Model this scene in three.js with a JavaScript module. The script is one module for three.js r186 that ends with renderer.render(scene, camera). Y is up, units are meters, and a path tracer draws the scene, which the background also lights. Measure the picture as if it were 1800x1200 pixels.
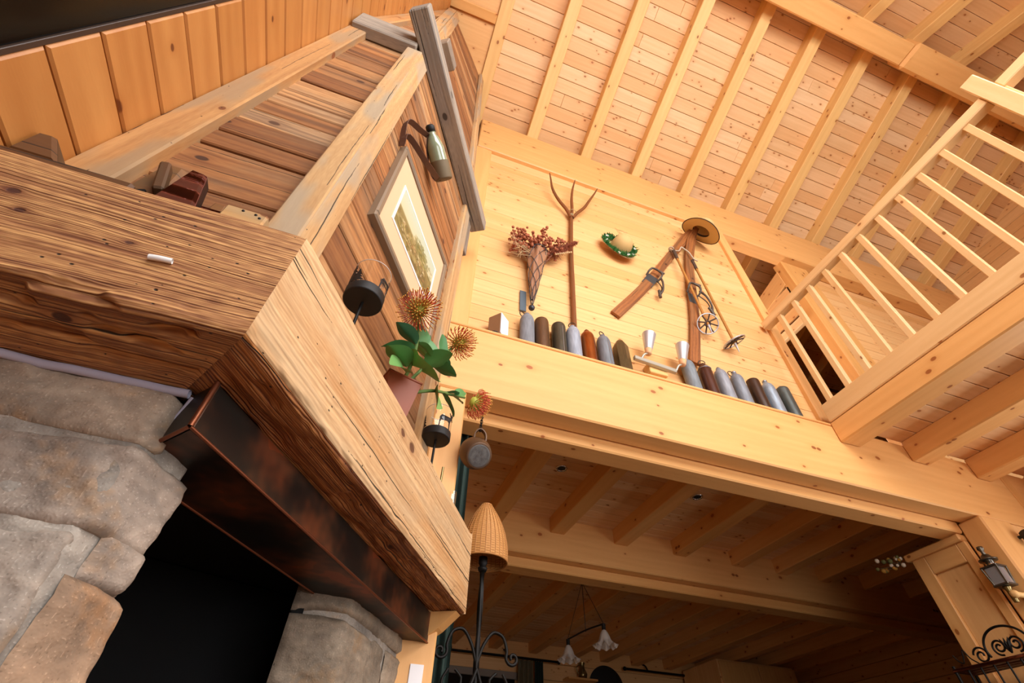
import * as THREE from 'three';
import { mergeGeometries, mergeVertices, toCreasedNormals } from 'three/addons/utils/BufferGeometryUtils.js';
import { RectAreaLightUniformsLib } from 'three/addons/lights/RectAreaLightUniformsLib.js';

// ------------------------------------------------------------------ camera, sky, light, exposure
const scene = new THREE.Scene();
const EYE = 0.85;
const camera = new THREE.PerspectiveCamera(72.34, 1.5, 0.05, 60);
camera.position.set(0, EYE, 0);
camera.up.set(-0.2557, 0.6895, 0.6777);
camera.lookAt(0.2133, EYE + 0.7239, -0.6561);
scene.add(camera);

const renderer = new THREE.WebGLRenderer();
renderer.toneMapping = THREE.LinearToneMapping;
renderer.toneMappingExposure = 1.0;
renderer.shadowMap.enabled = true;

{ // bright overcast winter sky, seen by the room only through its front windows
  const w = 64, h = 32, d = new Float32Array(w * h * 4);
  for (let j = 0; j < h; j++) for (let i = 0; i < w; i++) {
    const el = (j + 0.5) / h * 2 - 1, k = (j * w + i) * 4;
    const t = Math.max(0, el);
    d[k] = 0.95 - 0.25 * t; d[k + 1] = 1.0 - 0.18 * t; d[k + 2] = 1.08 - 0.04 * t; d[k + 3] = 1;
  }
  const t = new THREE.DataTexture(d, w, h, THREE.RGBAFormat, THREE.FloatType);
  t.mapping = THREE.EquirectangularReflectionMapping; t.magFilter = THREE.LinearFilter; t.needsUpdate = true;
  scene.background = t; scene.backgroundIntensity = 2.0;
}
RectAreaLightUniformsLib.init();
function windowLight(x, y, z, w, h, intensity, dir = -1) {   // area lamp giving daylight at a window opening
  const l = new THREE.RectAreaLight(new THREE.Color().setRGB(1, 0.985, 0.97), intensity, w, h);
  l.position.set(x, y, z); l.lookAt(dir ? x : x - 1, y, z + dir); l.castShadow = true; scene.add(l);
}
windowLight(1.2, 1.35, 1.9, 2.0, 1.5, 4.2);
windowLight(1.8, 4.0, 1.9, 4.4, 2.1, 8.0);
windowLight(4.55, 1.45, 0.4, 2.6, 1.5, 5.5, 0);  // lamp of the added right window, brightens the slanting mantel
windowLight(3.35, 3.9, -3.44, 0.7, 0.9, 14, 1);  // lamp of the added corridor window, brightens the roof behind the gallery

// ------------------------------------------------------------------ helpers
const V = (x, y, z) => new THREE.Vector3(x, y, z);
let seed = 12345;
function rnd() { seed = (seed + 0x6D2B79F5) | 0; let t = Math.imul(seed ^ (seed >>> 15), 1 | seed); t = (t + Math.imul(t ^ (t >>> 7), 61 | t)) ^ t; return ((t ^ (t >>> 14)) >>> 0) / 4294967296; }
const rr = (a, b) => a + (b - a) * rnd();
const pick = (a) => a[Math.floor(rnd() * a.length)];
const lerp = (a, b, t) => a + (b - a) * t;
const sstep = (a, b, x) => { const t = Math.min(1, Math.max(0, (x - a) / (b - a))); return t * t * (3 - 2 * t); };
const PERM = new Uint8Array(512);
{ seed = 777; const p = [...Array(256).keys()]; for (let i = 255; i > 0; i--) { const j = Math.floor(rnd() * (i + 1)); [p[i], p[j]] = [p[j], p[i]]; } for (let i = 0; i < 512; i++) PERM[i] = p[i & 255]; }
function noise2(x, y, px = 256, py = 256) {         // periodic gradient noise, about -1..1
  const xi = Math.floor(x), yi = Math.floor(y), xf = x - xi, yf = y - yi;
  const x0 = ((xi % px) + px) % px, x1 = (x0 + 1) % px, y0 = ((yi % py) + py) % py, y1 = (y0 + 1) % py;
  const u = xf * xf * (3 - 2 * xf), v = yf * yf * (3 - 2 * yf);
  const g = (a, b, dx, dy) => { const h = PERM[PERM[a & 255] + (b & 255)] & 7; return (h & 1 ? -dx : dx) * (h & 4 ? 1 : 0.4) + (h & 2 ? -dy : dy) * (h & 4 ? 0.4 : 1); };
  return 1.3 * lerp(lerp(g(x0, y0, xf, yf), g(x1, y0, xf - 1, yf), u), lerp(g(x0, y1, xf, yf - 1), g(x1, y1, xf - 1, yf - 1), u), v);
}
const noise3 = (x, y, z) => 0.5 * (noise2(x + 13.7 + z * 0.73, y + z * 1.31) + noise2(y * 0.9 + 41.1 - z * 0.61, z * 1.07 + x * 0.37 + 5.3));
const fbm3 = (x, y, z) => noise3(x, y, z) * 0.55 + noise3(x * 2.1, y * 2.1, z * 2.1) * 0.3 + noise3(x * 4.3, y * 4.3, z * 4.3) * 0.15;

const used = {};
function numbered(name) { const n = used[name] = (used[name] ?? -1) + 1; return n ? `${name}_${String(n).padStart(3, '0')}` : name; }
function shade(o) { o.castShadow = o.receiveShadow = true; return o; }
function thing(name, label, category, p = [0, 0, 0], group) {
  const o = new THREE.Group(); o.name = numbered(name); o.position.set(...p); scene.add(o);
  o.userData = { label, category }; if (group) o.userData.group = group;
  return o;
}
function struct(name) { const o = new THREE.Group(); o.name = name; used[name] = used[name] ?? 0; scene.add(o); o.userData = { kind: 'structure' }; return o; }
// geometry given in world coordinates, put under a thing standing at its base
function part(parent, name, geo, mat, label) {
  const off = V(0, 0, 0); for (let p = parent; p && p !== scene; p = p.parent) off.add(p.position);
  const g = Array.isArray(geo) ? merge(geo) : geo; g.translate(-off.x, -off.y, -off.z);
  const m = shade(new THREE.Mesh(g, mat)); m.name = name; if (label) m.userData.label = label; parent.add(m); return m;
}
function sub(parent, name, geo, mat) { // part in the parent's own coordinates
  const m = shade(new THREE.Mesh(Array.isArray(geo) ? merge(geo) : geo, mat)); m.name = name; parent.add(m); return m;
}
function solo(name, geo, mat, label, category, group) {
  const g = Array.isArray(geo) ? merge(geo) : geo; g.computeBoundingBox(); const b = g.boundingBox;
  const c = V((b.min.x + b.max.x) / 2, b.min.y, (b.min.z + b.max.z) / 2); g.translate(-c.x, -c.y, -c.z);
  const m = shade(new THREE.Mesh(g, mat)); m.position.copy(c); m.name = numbered(name); m.userData = { label, category }; if (group) m.userData.group = group; scene.add(m); return m;
}
function merge(list) { return mergeGeometries(list.map((g) => { const n = g.index ? g.toNonIndexed() : g; for (const k of Object.keys(n.attributes)) if (!['position', 'normal', 'uv'].includes(k)) n.deleteAttribute(k); return n; })); }

// polygons with uv in metres: u along the grain
class Poly {
  constructor() { this.p = []; this.n = []; this.t = []; }
  face(pts, uv) {
    const n = V(0, 0, 0), a = V(0, 0, 0), b = V(0, 0, 0);
    for (let i = 1; i < pts.length - 1; i++) n.add(a.subVectors(pts[i], pts[0]).cross(b.subVectors(pts[i + 1], pts[0])));
    n.normalize();
    for (let i = 1; i < pts.length - 1; i++) for (const q of [pts[0], pts[i], pts[i + 1]]) { this.p.push(q.x, q.y, q.z); this.n.push(n.x, n.y, n.z); const w = uv(q, n); this.t.push(w[0], w[1]); }
  }
  build() { const g = new THREE.BufferGeometry(); g.setAttribute('position', new THREE.Float32BufferAttribute(this.p, 3)); g.setAttribute('normal', new THREE.Float32BufferAttribute(this.n, 3)); g.setAttribute('uv', new THREE.Float32BufferAttribute(this.t, 2)); return g; }
}
function grainUV(o, eu, ev, ew) {
  const r = [rr(0, 9), rr(0, 9)];
  return (q, n) => {
    const d = V(q.x - o.x, q.y - o.y, q.z - o.z), u = d.dot(eu), v = d.dot(ev), w = d.dot(ew);
    if (Math.abs(n.dot(eu)) > 0.8) return [r[0] + v * 0.15, r[1] + w];
    return Math.abs(n.dot(ev)) > 0.75 ? [r[0] + u, r[1] + 0.37 + w] : [r[0] + u, r[1] + v];
  };
}
// a board on any plane: four front corners (p00 to p10 along the grain), thickness backwards, small bevels
function slab(p00, p10, p11, p01, t, hint, bev = 0.003) {
  let c = [p00, p10, p11, p01].map((q) => q.clone());
  const eu = c[1].clone().sub(c[0]).normalize();
  let n = c[1].clone().sub(c[0]).cross(c[3].clone().sub(c[0])).normalize();
  if (n.dot(hint) < 0) { c = [c[3], c[2], c[1], c[0]]; n.negate(); }
  const ev = n.clone().cross(eu), uv = grainUV(c[0], eu, ev, n), P = new Poly();
  const mid = c.reduce((a, q) => a.add(q), V(0, 0, 0)).multiplyScalar(0.25);
  const inn = c.map((q, i) => { const a = c[(i + 1) % 4].clone().sub(q).normalize(), b = c[(i + 3) % 4].clone().sub(q).normalize(); return q.clone().addScaledVector(a, bev).addScaledVector(b, bev); });
  const out = c.map((q) => q.clone().addScaledVector(n, -bev)), bk = c.map((q) => q.clone().addScaledVector(n, -t));
  P.face(inn, uv);
  for (let i = 0; i < 4; i++) { const j = (i + 1) % 4; P.face([out[i], out[j], inn[j], inn[i]], uv); P.face([bk[i], bk[j], out[j], out[i]], uv); }
  P.face([bk[3], bk[2], bk[1], bk[0]], uv);
  return P.build();
}
// chamfered box, axis-aligned in its own frame; axis = grain direction
function cbox(x0, x1, y0, y1, z0, z1, axis = 'x', c = 0.005) {
  const lo = [x0, y0, z0], hi = [x1, y1, z1], P = new Poly();
  c = Math.min(c, (x1 - x0) / 3, (y1 - y0) / 3, (z1 - z0) / 3);
  const ax = { x: [V(1, 0, 0), V(0, 1, 0), V(0, 0, 1)], y: [V(0, 1, 0), V(0, 0, 1), V(1, 0, 0)], z: [V(0, 0, 1), V(1, 0, 0), V(0, 1, 0)] }[axis];
  const uv = grainUV(V(x0, y0, z0), ...ax);
  const pt = (s, k) => V(...[0, 1, 2].map((i) => (s[i] > 0 ? hi[i] : lo[i]) - (i === k ? 0 : s[i] * c)));   // corner s pushed onto the face of axis k
  const orient = (pts, out) => { const n = pts[1].clone().sub(pts[0]).cross(pts[2].clone().sub(pts[0])); return n.dot(out) < 0 ? pts.reverse() : pts; };
  for (let k = 0; k < 3; k++) for (const s of [-1, 1]) {
    const a = (k + 1) % 3, b = (k + 2) % 3, q = [[-1, -1], [1, -1], [1, 1], [-1, 1]].map(([i, j]) => { const v = [0, 0, 0]; v[k] = s; v[a] = i; v[b] = j; return pt(v, k); });
    const o = [0, 0, 0]; o[k] = s; P.face(orient(q, V(...o)), uv);
    for (const s2 of [-1, 1]) { const v1 = [0, 0, 0], v2 = [0, 0, 0]; v1[k] = v2[k] = s; v1[a] = v2[a] = s2; v1[b] = -1; v2[b] = 1; const oo = [0, 0, 0]; oo[k] = s; oo[a] = s2; P.face(orient([pt(v1, k), pt(v2, k), pt(v2, a), pt(v1, a)], V(...oo)), uv); }
  }
  for (const i of [-1, 1]) for (const j of [-1, 1]) for (const k of [-1, 1]) P.face(orient([pt([i, j, k], 0), pt([i, j, k], 1), pt([i, j, k], 2)], V(i, j, k)), uv);
  return P.build();
}
// beam from a to b with a w x h section; side = direction of w
function beam(a, b, w, h, side, c = 0.005) {
  const d = b.clone().sub(a), L = d.length(), ex = d.clone().normalize(), ez = ex.clone().cross(side).normalize(), ey = ez.clone().cross(ex).normalize();
  const g = cbox(0, L, -w / 2, w / 2, -h / 2, h / 2, 'x', c);
  return g.applyMatrix4(new THREE.Matrix4().makeBasis(ex, ey, ez).setPosition(a));
}
function tube(pts, r, radial = 8, seg = 0, closed = false) {
  const c = pts.length === 2 ? new THREE.LineCurve3(pts[0], pts[1]) : new THREE.CatmullRomCurve3(pts, closed);
  const g = new THREE.TubeGeometry(c, seg || Math.max(1, (pts.length - 1) * 5), r, radial, closed);
  return g;
}
function taper(pts, r0, r1, radial = 8, seg = 16) {   // tube that tapers
  const g = tube(pts, 1, radial, seg), p = g.attributes.position, c = pts.length === 2 ? new THREE.LineCurve3(pts[0], pts[1]) : new THREE.CatmullRomCurve3(pts);
  for (let i = 0; i <= seg; i++) { const q = c.getPointAt(i / seg), r = typeof r0 === 'function' ? r0(i / seg) : lerp(r0, r1, i / seg); for (let j = 0; j <= radial; j++) { const k = i * (radial + 1) + j, v = V(p.getX(k), p.getY(k), p.getZ(k)).sub(q).multiplyScalar(r).add(q); p.setXYZ(k, v.x, v.y, v.z); } }
  g.computeVertexNormals(); return g;
}
function ball(p, r, w = 12, h = 8) { const g = new THREE.SphereGeometry(r, w, h); g.translate(p.x, p.y, p.z); return g; }
function cyl(a, b, r0, r1 = r0, seg = 20) { const d = b.clone().sub(a), g = new THREE.CylinderGeometry(r1, r0, d.length(), seg); g.translate(0, d.length() / 2, 0); g.applyQuaternion(new THREE.Quaternion().setFromUnitVectors(V(0, 1, 0), d.normalize())); g.translate(a.x, a.y, a.z); return g; }
function lathe(prof, seg = 28) { return new THREE.LatheGeometry(prof.map(([r, y]) => new THREE.Vector2(r, y)), seg); }
function toAxis(g, p, dir) { g.applyQuaternion(new THREE.Quaternion().setFromUnitVectors(V(0, 1, 0), dir.clone().normalize())); g.translate(p.x, p.y, p.z); return g; }
function ring(p, R, r, dir, seg = 28, rad = 8) { const g = new THREE.TorusGeometry(R, r, rad, seg); g.applyQuaternion(new THREE.Quaternion().setFromUnitVectors(V(0, 0, 1), dir.clone().normalize())); g.translate(p.x, p.y, p.z); return g; }
// flat bar swept along points; side = direction of its width
function ribbon(pts, width, thick, side, seg = 24, wf = () => 1) {
  const c = pts.length === 2 ? new THREE.LineCurve3(...pts) : new THREE.CatmullRomCurve3(pts), P = new Poly(), rings = []; let len = 0, prev;
  for (let i = 0; i <= seg; i++) {
    const q = c.getPointAt(i / seg), t = c.getTangentAt(i / seg), s = side.clone().addScaledVector(t, -side.dot(t)).normalize(), n = t.clone().cross(s);
    const w = width / 2 * wf(i / seg), k = thick / 2; if (prev) len += q.distanceTo(prev); prev = q;
    rings.push({ v: [[-w, -k], [w, -k], [w, k], [-w, k]].map(([a, b]) => q.clone().addScaledVector(s, a).addScaledVector(n, b)), len });
  }
  for (let i = 0; i < seg; i++) for (let j = 0; j < 4; j++) {
    const a = rings[i], b = rings[i + 1], k = (j + 1) % 4, f = [a.v[j], a.v[k], b.v[k], b.v[j]], w = [[a.len, j * width], [a.len, (j + 1) * width], [b.len, (j + 1) * width], [b.len, j * width]]; let m = -1;
    P.face([...f].reverse(), (q) => w[f.indexOf(q)]);
  }
  P.face([...rings[0].v], (q) => [0, 0]); P.face([...rings[seg].v].reverse(), (q) => [0, 0]);
  return P.build();
}
// u runs 0..1 along columns; builds a smooth grid from a function
function grid(nu, nv, f, flip = false) {
  const p = [], t = [], ix = [];
  for (let j = 0; j <= nv; j++) for (let i = 0; i <= nu; i++) { const r = f(i / nu, j / nv); p.push(r.p.x, r.p.y, r.p.z); t.push(r.u, r.v); }
  for (let j = 0; j < nv; j++) for (let i = 0; i < nu; i++) { const a = j * (nu + 1) + i, b = a + 1, c = a + nu + 1, d = c + 1; if (flip) ix.push(a, c, b, b, c, d); else ix.push(a, b, c, b, d, c); }
  const g = new THREE.BufferGeometry(); g.setAttribute('position', new THREE.Float32BufferAttribute(p, 3)); g.setAttribute('uv', new THREE.Float32BufferAttribute(t, 2)); g.setIndex(ix); g.computeVertexNormals(); return g;
}

// ------------------------------------------------------------------ procedural materials
function texture(w, h, f, rep, srgb = true) {
  const d = new Uint8Array(w * h * 4), c = [0, 0, 0];
  for (let j = 0; j < h; j++) for (let i = 0; i < w; i++) { f(i / w, j / h, c); const k = (j * w + i) * 4; for (let q = 0; q < 3; q++) d[k + q] = Math.max(0, Math.min(255, c[q])); d[k + 3] = 255; }
  const t = new THREE.DataTexture(d, w, h); t.wrapS = t.wrapT = THREE.RepeatWrapping; t.magFilter = THREE.LinearFilter; t.minFilter = THREE.LinearMipmapLinearFilter; t.generateMipmaps = true;
  if (srgb) t.colorSpace = THREE.SRGBColorSpace; t.repeat.set(...rep); t.needsUpdate = true; return t;
}
// wood: u along the grain over LU metres, v across over LV metres; returns colour and height maps
function wood(o) {
  const { w = 1024, h = 512, LU = 2.4, LV = 0.6, light, dark, lines = 60, lineAmp = 0.5, sharp = 1, streak = 0, streakCol = dark, streakN = 10, fibre = 0.1, knots = 20, knotR = [0.006, 0.016], knotCol = [130, 76, 36], grey = 0, greyCol = [150, 140, 128], cracks = 0, holes = 0, sd = 1 } = o;
  seed = sd * 991; const K = []; for (let i = 0; i < knots; i++) K.push([rnd() * LU, rnd() * LV, rr(...knotR)]);
  const H = []; for (let i = 0; i < holes; i++) H.push([rnd() * LU, rnd() * LV, rr(0.0006, 0.0018)]);
  const CR = []; for (let i = 0; i < cracks; i++) CR.push([rnd() * LU, rnd() * LV, rr(0.08, 0.35), rr(0.0008, 0.0022)]);
  const ht = new Float32Array(w * h), s = sd * 17.3; let at = 0;
  const near = (list, x, y, reach, cb) => { for (const k of list) { let dx = Math.abs(x - k[0]); if (dx > LU / 2) dx = LU - dx; if (dx > reach * k[2] * 2) continue; let dy = y - k[1]; if (dy > LV / 2) dy -= LV; if (dy < -LV / 2) dy += LV; if (Math.abs(dy) < reach * k[2]) cb(k, dx, dy); } };
  const map = texture(w, h, (u, v, c) => {
    let vv = v + 0.018 * noise2(u * 3 + s, v * 4, 3, 4) + 0.004 * noise2(u * 12 + s, v * 10 + 3, 12, 10), kn = 0, kd = 0;
    near(K, u * LU, v * LV, 5, (k, dx, dy) => { const d = Math.hypot(dx / 1.5, dy) / k[2]; vv += -Math.sign(dy) * 0.75 * k[2] / LV * Math.exp(-d * d / 4) * Math.min(1, Math.abs(dy) / k[2] * 2); kn = Math.max(kn, sstep(1.15, 0.75, d)); kd = Math.max(kd, 0.35 * Math.exp(-d * d / 5)); });
    let l = noise2(u * 4 + s, vv * lines, 4, lines); l = Math.pow(Math.max(0, 0.5 + 0.62 * l), sharp);
    const l2 = 0.5 + 0.5 * noise2(u * 9 + s + 7, vv * lines * 2 + 3, 9, lines * 2);
    const fb = noise2(u * 60 + s, vv * 160, 60, 160), broad = noise2(u * 3 + s + 2, vv * 7, 3, 7);
    let t = lineAmp * (l * 0.75 + l2 * 0.25) + fibre * fb + 0.12 * broad + kd; t = Math.max(0, Math.min(1, t));
    let st = streak ? sstep(0.02, 0.62, noise2(u * 2 + s + 5, vv * streakN, 2, streakN) + 0.35 * noise2(u * 7 + s, vv * streakN * 3, 7, streakN * 3)) * streak : 0;
    let gr = grey ? sstep(-0.15, 0.5, noise2(u * 4 + s + 9, vv * 5 + 1, 4, 5) + 0.5 * noise2(u * 14 + s, vv * 18, 14, 18)) * grey : 0;
    let crack = 0; for (const k of CR) { let dx = u * LU - k[0]; if (dx > LU / 2) dx -= LU; if (dx < -LU / 2) dx += LU; const e = Math.abs(dx) / k[2]; if (e < 1) { const dy = Math.abs(v * LV - k[1] - 0.006 * noise2(u * 5 + s, k[1] * 30, 5, 99) - 0.0015 * noise2(u * 40, k[1] * 30, 40, 99)), wd = k[3] * (1 - e * e); crack = Math.max(crack, sstep(wd * 1.3, wd * 0.5, dy)); } }
    let hole = 0; near(H, u * LU, v * LV, 2, (k, dx, dy) => { hole = Math.max(hole, sstep(1.2, 0.6, Math.hypot(dx / 1.5, dy) / k[2])); });
    for (let q = 0; q < 3; q++) { let a = lerp(light[q], dark[q], t); a = lerp(a, streakCol[q], st); a = lerp(a, greyCol[q], gr); a = lerp(a, knotCol[q] * (0.85 + 0.3 * l), kn * 0.85); a *= 1 - 0.72 * crack; a *= 1 - 0.75 * hole; c[q] = a; }
    ht[at++] = 0.75 - 0.5 * l * lineAmp - 0.1 * fb * fibre - 0.55 * crack - 0.5 * hole - 0.15 * kn;
  }, [1 / LU, 1 / LV]);
  let i = 0; const bump = texture(w, h, (u, v, c) => { c[0] = c[1] = c[2] = 255 * ht[i++]; }, [1 / LU, 1 / LV], false);
  return { map, bumpMap: bump };
}
const M = {};
function mats(base, tints, extra) { return tints.map((t) => new THREE.MeshStandardMaterial({ ...base, color: new THREE.Color(t), ...extra })); }
const wBoard = wood({ light: [236, 208, 166], dark: [206, 162, 112], lines: 26, lineAmp: 0.42, fibre: 0.06, knots: 40, knotR: [0.004, 0.010], knotCol: [160, 104, 58], sd: 1 });
const wBeam = wood({ light: [234, 204, 160], dark: [204, 160, 108], lines: 20, lineAmp: 0.4, fibre: 0.06, knots: 16, knotR: [0.005, 0.013], knotCol: [146, 90, 48], sd: 2 });
const wPanel = wood({ light: [216, 160, 96], dark: [174, 110, 52], lines: 16, lineAmp: 0.55, fibre: 0.06, knots: 9, knotR: [0.006, 0.012], knotCol: [120, 66, 28], LU: 1.8, sd: 3 });
const wOld = wood({ light: [204, 154, 100], dark: [138, 90, 52], lines: 44, lineAmp: 0.8, sharp: 1.2, streak: 0.5, streakCol: [92, 60, 38], streakN: 14, fibre: 0.2, knots: 8, knotCol: [80, 50, 30], grey: 0.35, greyCol: [150, 130, 108], cracks: 26, sd: 4, LU: 1.8 });
const wPost = wood({ light: [206, 166, 114], dark: [156, 110, 66], lines: 34, lineAmp: 0.65, fibre: 0.16, knots: 8, grey: 0.72, greyCol: [164, 148, 126], cracks: 12, holes: 50, sd: 5, LU: 1.8 });
const wGrey = wood({ light: [172, 158, 140], dark: [108, 98, 88], lines: 50, lineAmp: 0.8, sharp: 1.2, fibre: 0.18, knots: 7, knotCol: [66, 56, 48], grey: 0.35, greyCol: [140, 136, 134], cracks: 30, holes: 30, sd: 6, LU: 1.8 });
const wHewn = wood({ w: 1536, h: 1024, light: [226, 172, 108], dark: [98, 50, 26], lines: 200, lineAmp: 1.15, sharp: 1.7, streak: 0.4, streakCol: [112, 62, 32], streakN: 20, fibre: 0.22, knots: 7, knotR: [0.004, 0.009], knotCol: [74, 36, 20], cracks: 22, holes: 220, sd: 7, LU: 1.5 });
const wPale = wood({ w: 1536, h: 1024, light: [222, 186, 138], dark: [166, 120, 76], lines: 90, lineAmp: 0.75, sharp: 1.3, streak: 0.35, streakCol: [176, 112, 52], streakN: 7, fibre: 0.2, knots: 5, knotR: [0.008, 0.014], knotCol: [96, 56, 32], grey: 0.35, greyCol: [186, 160, 126], cracks: 26, holes: 160, sd: 8, LU: 1.5 });
M.roof = mats({ ...wBoard, bumpScale: 0.0008, roughness: 0.62 }, ['#fff4ea', '#f8e6d2', '#ffeede', '#f6dcc0']);
M.wall = mats({ ...wBoard, bumpScale: 0.0008, roughness: 0.55 }, ['#ffeaca', '#fadfb8', '#fee5c2', '#f6d9ae']);
M.rafter = mats({ ...wBeam, bumpScale: 0.001, roughness: 0.6 }, ['#fff2cc', '#faeac0']);
M.beam = mats({ ...wBeam, bumpScale: 0.001, roughness: 0.55 }, ['#fddfb2', '#f4d3a0']);
M.white = mats({ ...wBeam, bumpScale: 0.001, roughness: 0.55 }, ['#fff8ea', '#fbf0dc']);
M.panel = mats({ ...wPanel, bumpScale: 0.001, roughness: 0.5 }, ['#ecdecb', '#e4d4bd', '#ead9c3']);
M.old = mats({ ...wOld, bumpScale: 0.003, roughness: 0.8 }, ['#ffffff', '#d8c4b0', '#efe0cc', '#c0a890', '#e6cdb0']);
M.post = mats({ ...wPost, bumpScale: 0.002, roughness: 0.8 }, ['#ffffff', '#f4e4d0']);
M.grey = mats({ ...wGrey, bumpScale: 0.003, roughness: 0.85 }, ['#ffffff', '#e4dcd4']);
M.hewn = new THREE.MeshStandardMaterial({ ...wHewn, bumpScale: 0.005, roughness: 0.72 });
M.sootShade = new THREE.MeshStandardMaterial({ ...wHewn, bumpScale: 0.005, roughness: 0.65, color: '#f0dcc8' });  // darker wood for the mantel underside: soot stain plus shade put into the colour
M.pale = new THREE.MeshStandardMaterial({ ...wPale, bumpScale: 0.005, roughness: 0.75 });
const std = (color, roughness = 0.6, metalness = 0, extra = {}) => new THREE.MeshStandardMaterial({ color, roughness, metalness, ...extra });
{ // stone, mortar, copper, straw, rattan, stoneware
  seed = 5150;
  const hts = new Float32Array(1024 * 1024); let at = 0;
  const map = texture(1024, 1024, (u, v, c) => {
    const a = noise2(u * 4, v * 4, 4, 4), b = noise2(u * 13 + 3, v * 13, 13, 13), d = noise2(u * 50, v * 50 + 2, 50, 50), e = noise2(u * 180, v * 180, 180, 180), f = noise2(u * 10 + b * 0.6, v * 34 + 5, 10, 34);
    const t = 0.5 + 0.35 * a + 0.22 * b + 0.16 * d, rust = sstep(0.25, 0.8, noise2(u * 6 + 5, v * 6 + 1, 6, 6) + 0.3 * d);
    const base = [lerp(120, 202, t), lerp(110, 188, t), lerp(100, 172, t)];
    const sp = e > 0.55 ? 26 : e < -0.6 ? -22 : 0;
    c[0] = lerp(base[0], 158, rust * 0.5) + sp + 14 * f; c[1] = lerp(base[1], 124, rust * 0.5) + sp + 12 * f; c[2] = lerp(base[2], 88, rust * 0.5) + sp + 10 * f;
    hts[at++] = 0.5 + 0.24 * b + 0.06 * d + 0.035 * e + 0.22 * f;
  }, [1 / 0.6, 1 / 0.6]);
  let i = 0; const bumpMap = texture(1024, 1024, (u, v, c) => { c[0] = c[1] = c[2] = 255 * hts[i++]; }, [1 / 0.6, 1 / 0.6], false);
  M.stone = ['#fff6ea', '#f4eeea', '#e6e4e2', '#fbe0c6', '#d2cabc'].map((c) => new THREE.MeshStandardMaterial({ map, bumpMap, bumpScale: 0.009, roughness: 0.8, color: c }));
  M.mortar = new THREE.MeshStandardMaterial({ map, bumpMap, bumpScale: 0.01, roughness: 0.95, color: '#e4e8ea' });
  const cop = texture(512, 512, (u, v, c) => {
    const a = noise2(u * 3 + 1, v * 3, 3, 3) + 0.5 * noise2(u * 7, v * 7 + 4, 7, 7) + 0.25 * noise2(u * 22, v * 22, 22, 22), b = noise2(u * 5 + 8, v * 9 + 2, 5, 9);
    const t = sstep(-0.5, 0.7, a); c[0] = lerp(44, 128, t); c[1] = lerp(36, 74, t) - 6 * b; c[2] = lerp(30, 46, t) - 6 * b;
    if (a > 0.6) { c[0] += 24; c[1] += 6; }
  }, [2, 2]);
  M.copper = new THREE.MeshStandardMaterial({ map: cop, roughness: 0.42, metalness: 0.65 });
  M.copperEdge = std('#8a5238', 0.4, 0.8);
  const straw = texture(256, 256, (u, v, c) => { const a = Math.sin(u * 256 * 0.6) * Math.sin(v * 256 * 0.6), b = noise2(u * 40, v * 40, 40, 40); c[0] = 206 + 22 * a + 18 * b; c[1] = 172 + 22 * a + 18 * b; c[2] = 112 + 18 * a + 14 * b; }, [8, 8]);
  M.straw = new THREE.MeshStandardMaterial({ map: straw, roughness: 0.85 });
  const pot = texture(256, 256, (u, v, c) => { const a = noise2(u * 5, v * 9, 5, 9), b = noise2(u * 30, v * 40, 30, 40), q = 225 + 22 * a + 20 * b; c[0] = c[1] = c[2] = q; }, [1, 1]);
  M.bottle = (c, r = 0.5, m = 0.35) => new THREE.MeshStandardMaterial({ map: pot, color: c, roughness: r, metalness: m });
}
M.iron = std('#14120f', 0.5, 0.6); M.black = std('#0b0a0a', 0.6); M.soot = std('#050505', 0.95); M.chrome = std('#d8d8da', 0.2, 1); M.alu = std('#c4c6cc', 0.42, 0.7); M.brass = std('#8a7a50', 0.3, 0.9);
M.glass = new THREE.MeshPhysicalMaterial({ color: '#ffffff', roughness: 0.03, transmission: 1, thickness: 0, ior: 1.45 }); M.rimGlass = std('#d8ccc0', 0.15);
M.caulk = std('#b4b2c4', 0.7);
M.curtain = new THREE.MeshStandardMaterial({ color: '#2c3f38', roughness: 0.95 });
M.leather = std('#5b3a2a', 0.65); M.whitePaint = std('#e9e6e6', 0.6); M.twine = std('#b79c72', 0.9);
M.floor = std('#6a4828', 0.5); M.darkFloor = std('#2a2420', 0.6); M.plaster = std('#e8ddca', 0.9); M.snow = std('#f2f4f8', 0.9);

// ------------------------------------------------------------------ the setting
const LW = (y) => -0.855 + 0.077 * (y - EYE);                 // the left wall leans in a little
const RB = (z) => 6.13 + 0.36 * (z + 1.82);                   // underside of the rear rafters
const RF = (z) => 6.80 - 0.45 * (z - 0.3);                    // underside of the front rafters
const X1 = V(1, 0, 0), Y1 = V(0, 1, 0), Z1 = V(0, 0, 1), YD = V(0, -1, 0), XL = V(-1, 0, 0);
const gap = 0.0025;
function rows(a, b, step, jit = 0) { const r = [a]; for (let y = a + step; y < b - step * 0.4; y += step) r.push(y + rr(-jit, jit)); r.push(b); return r; }

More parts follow.
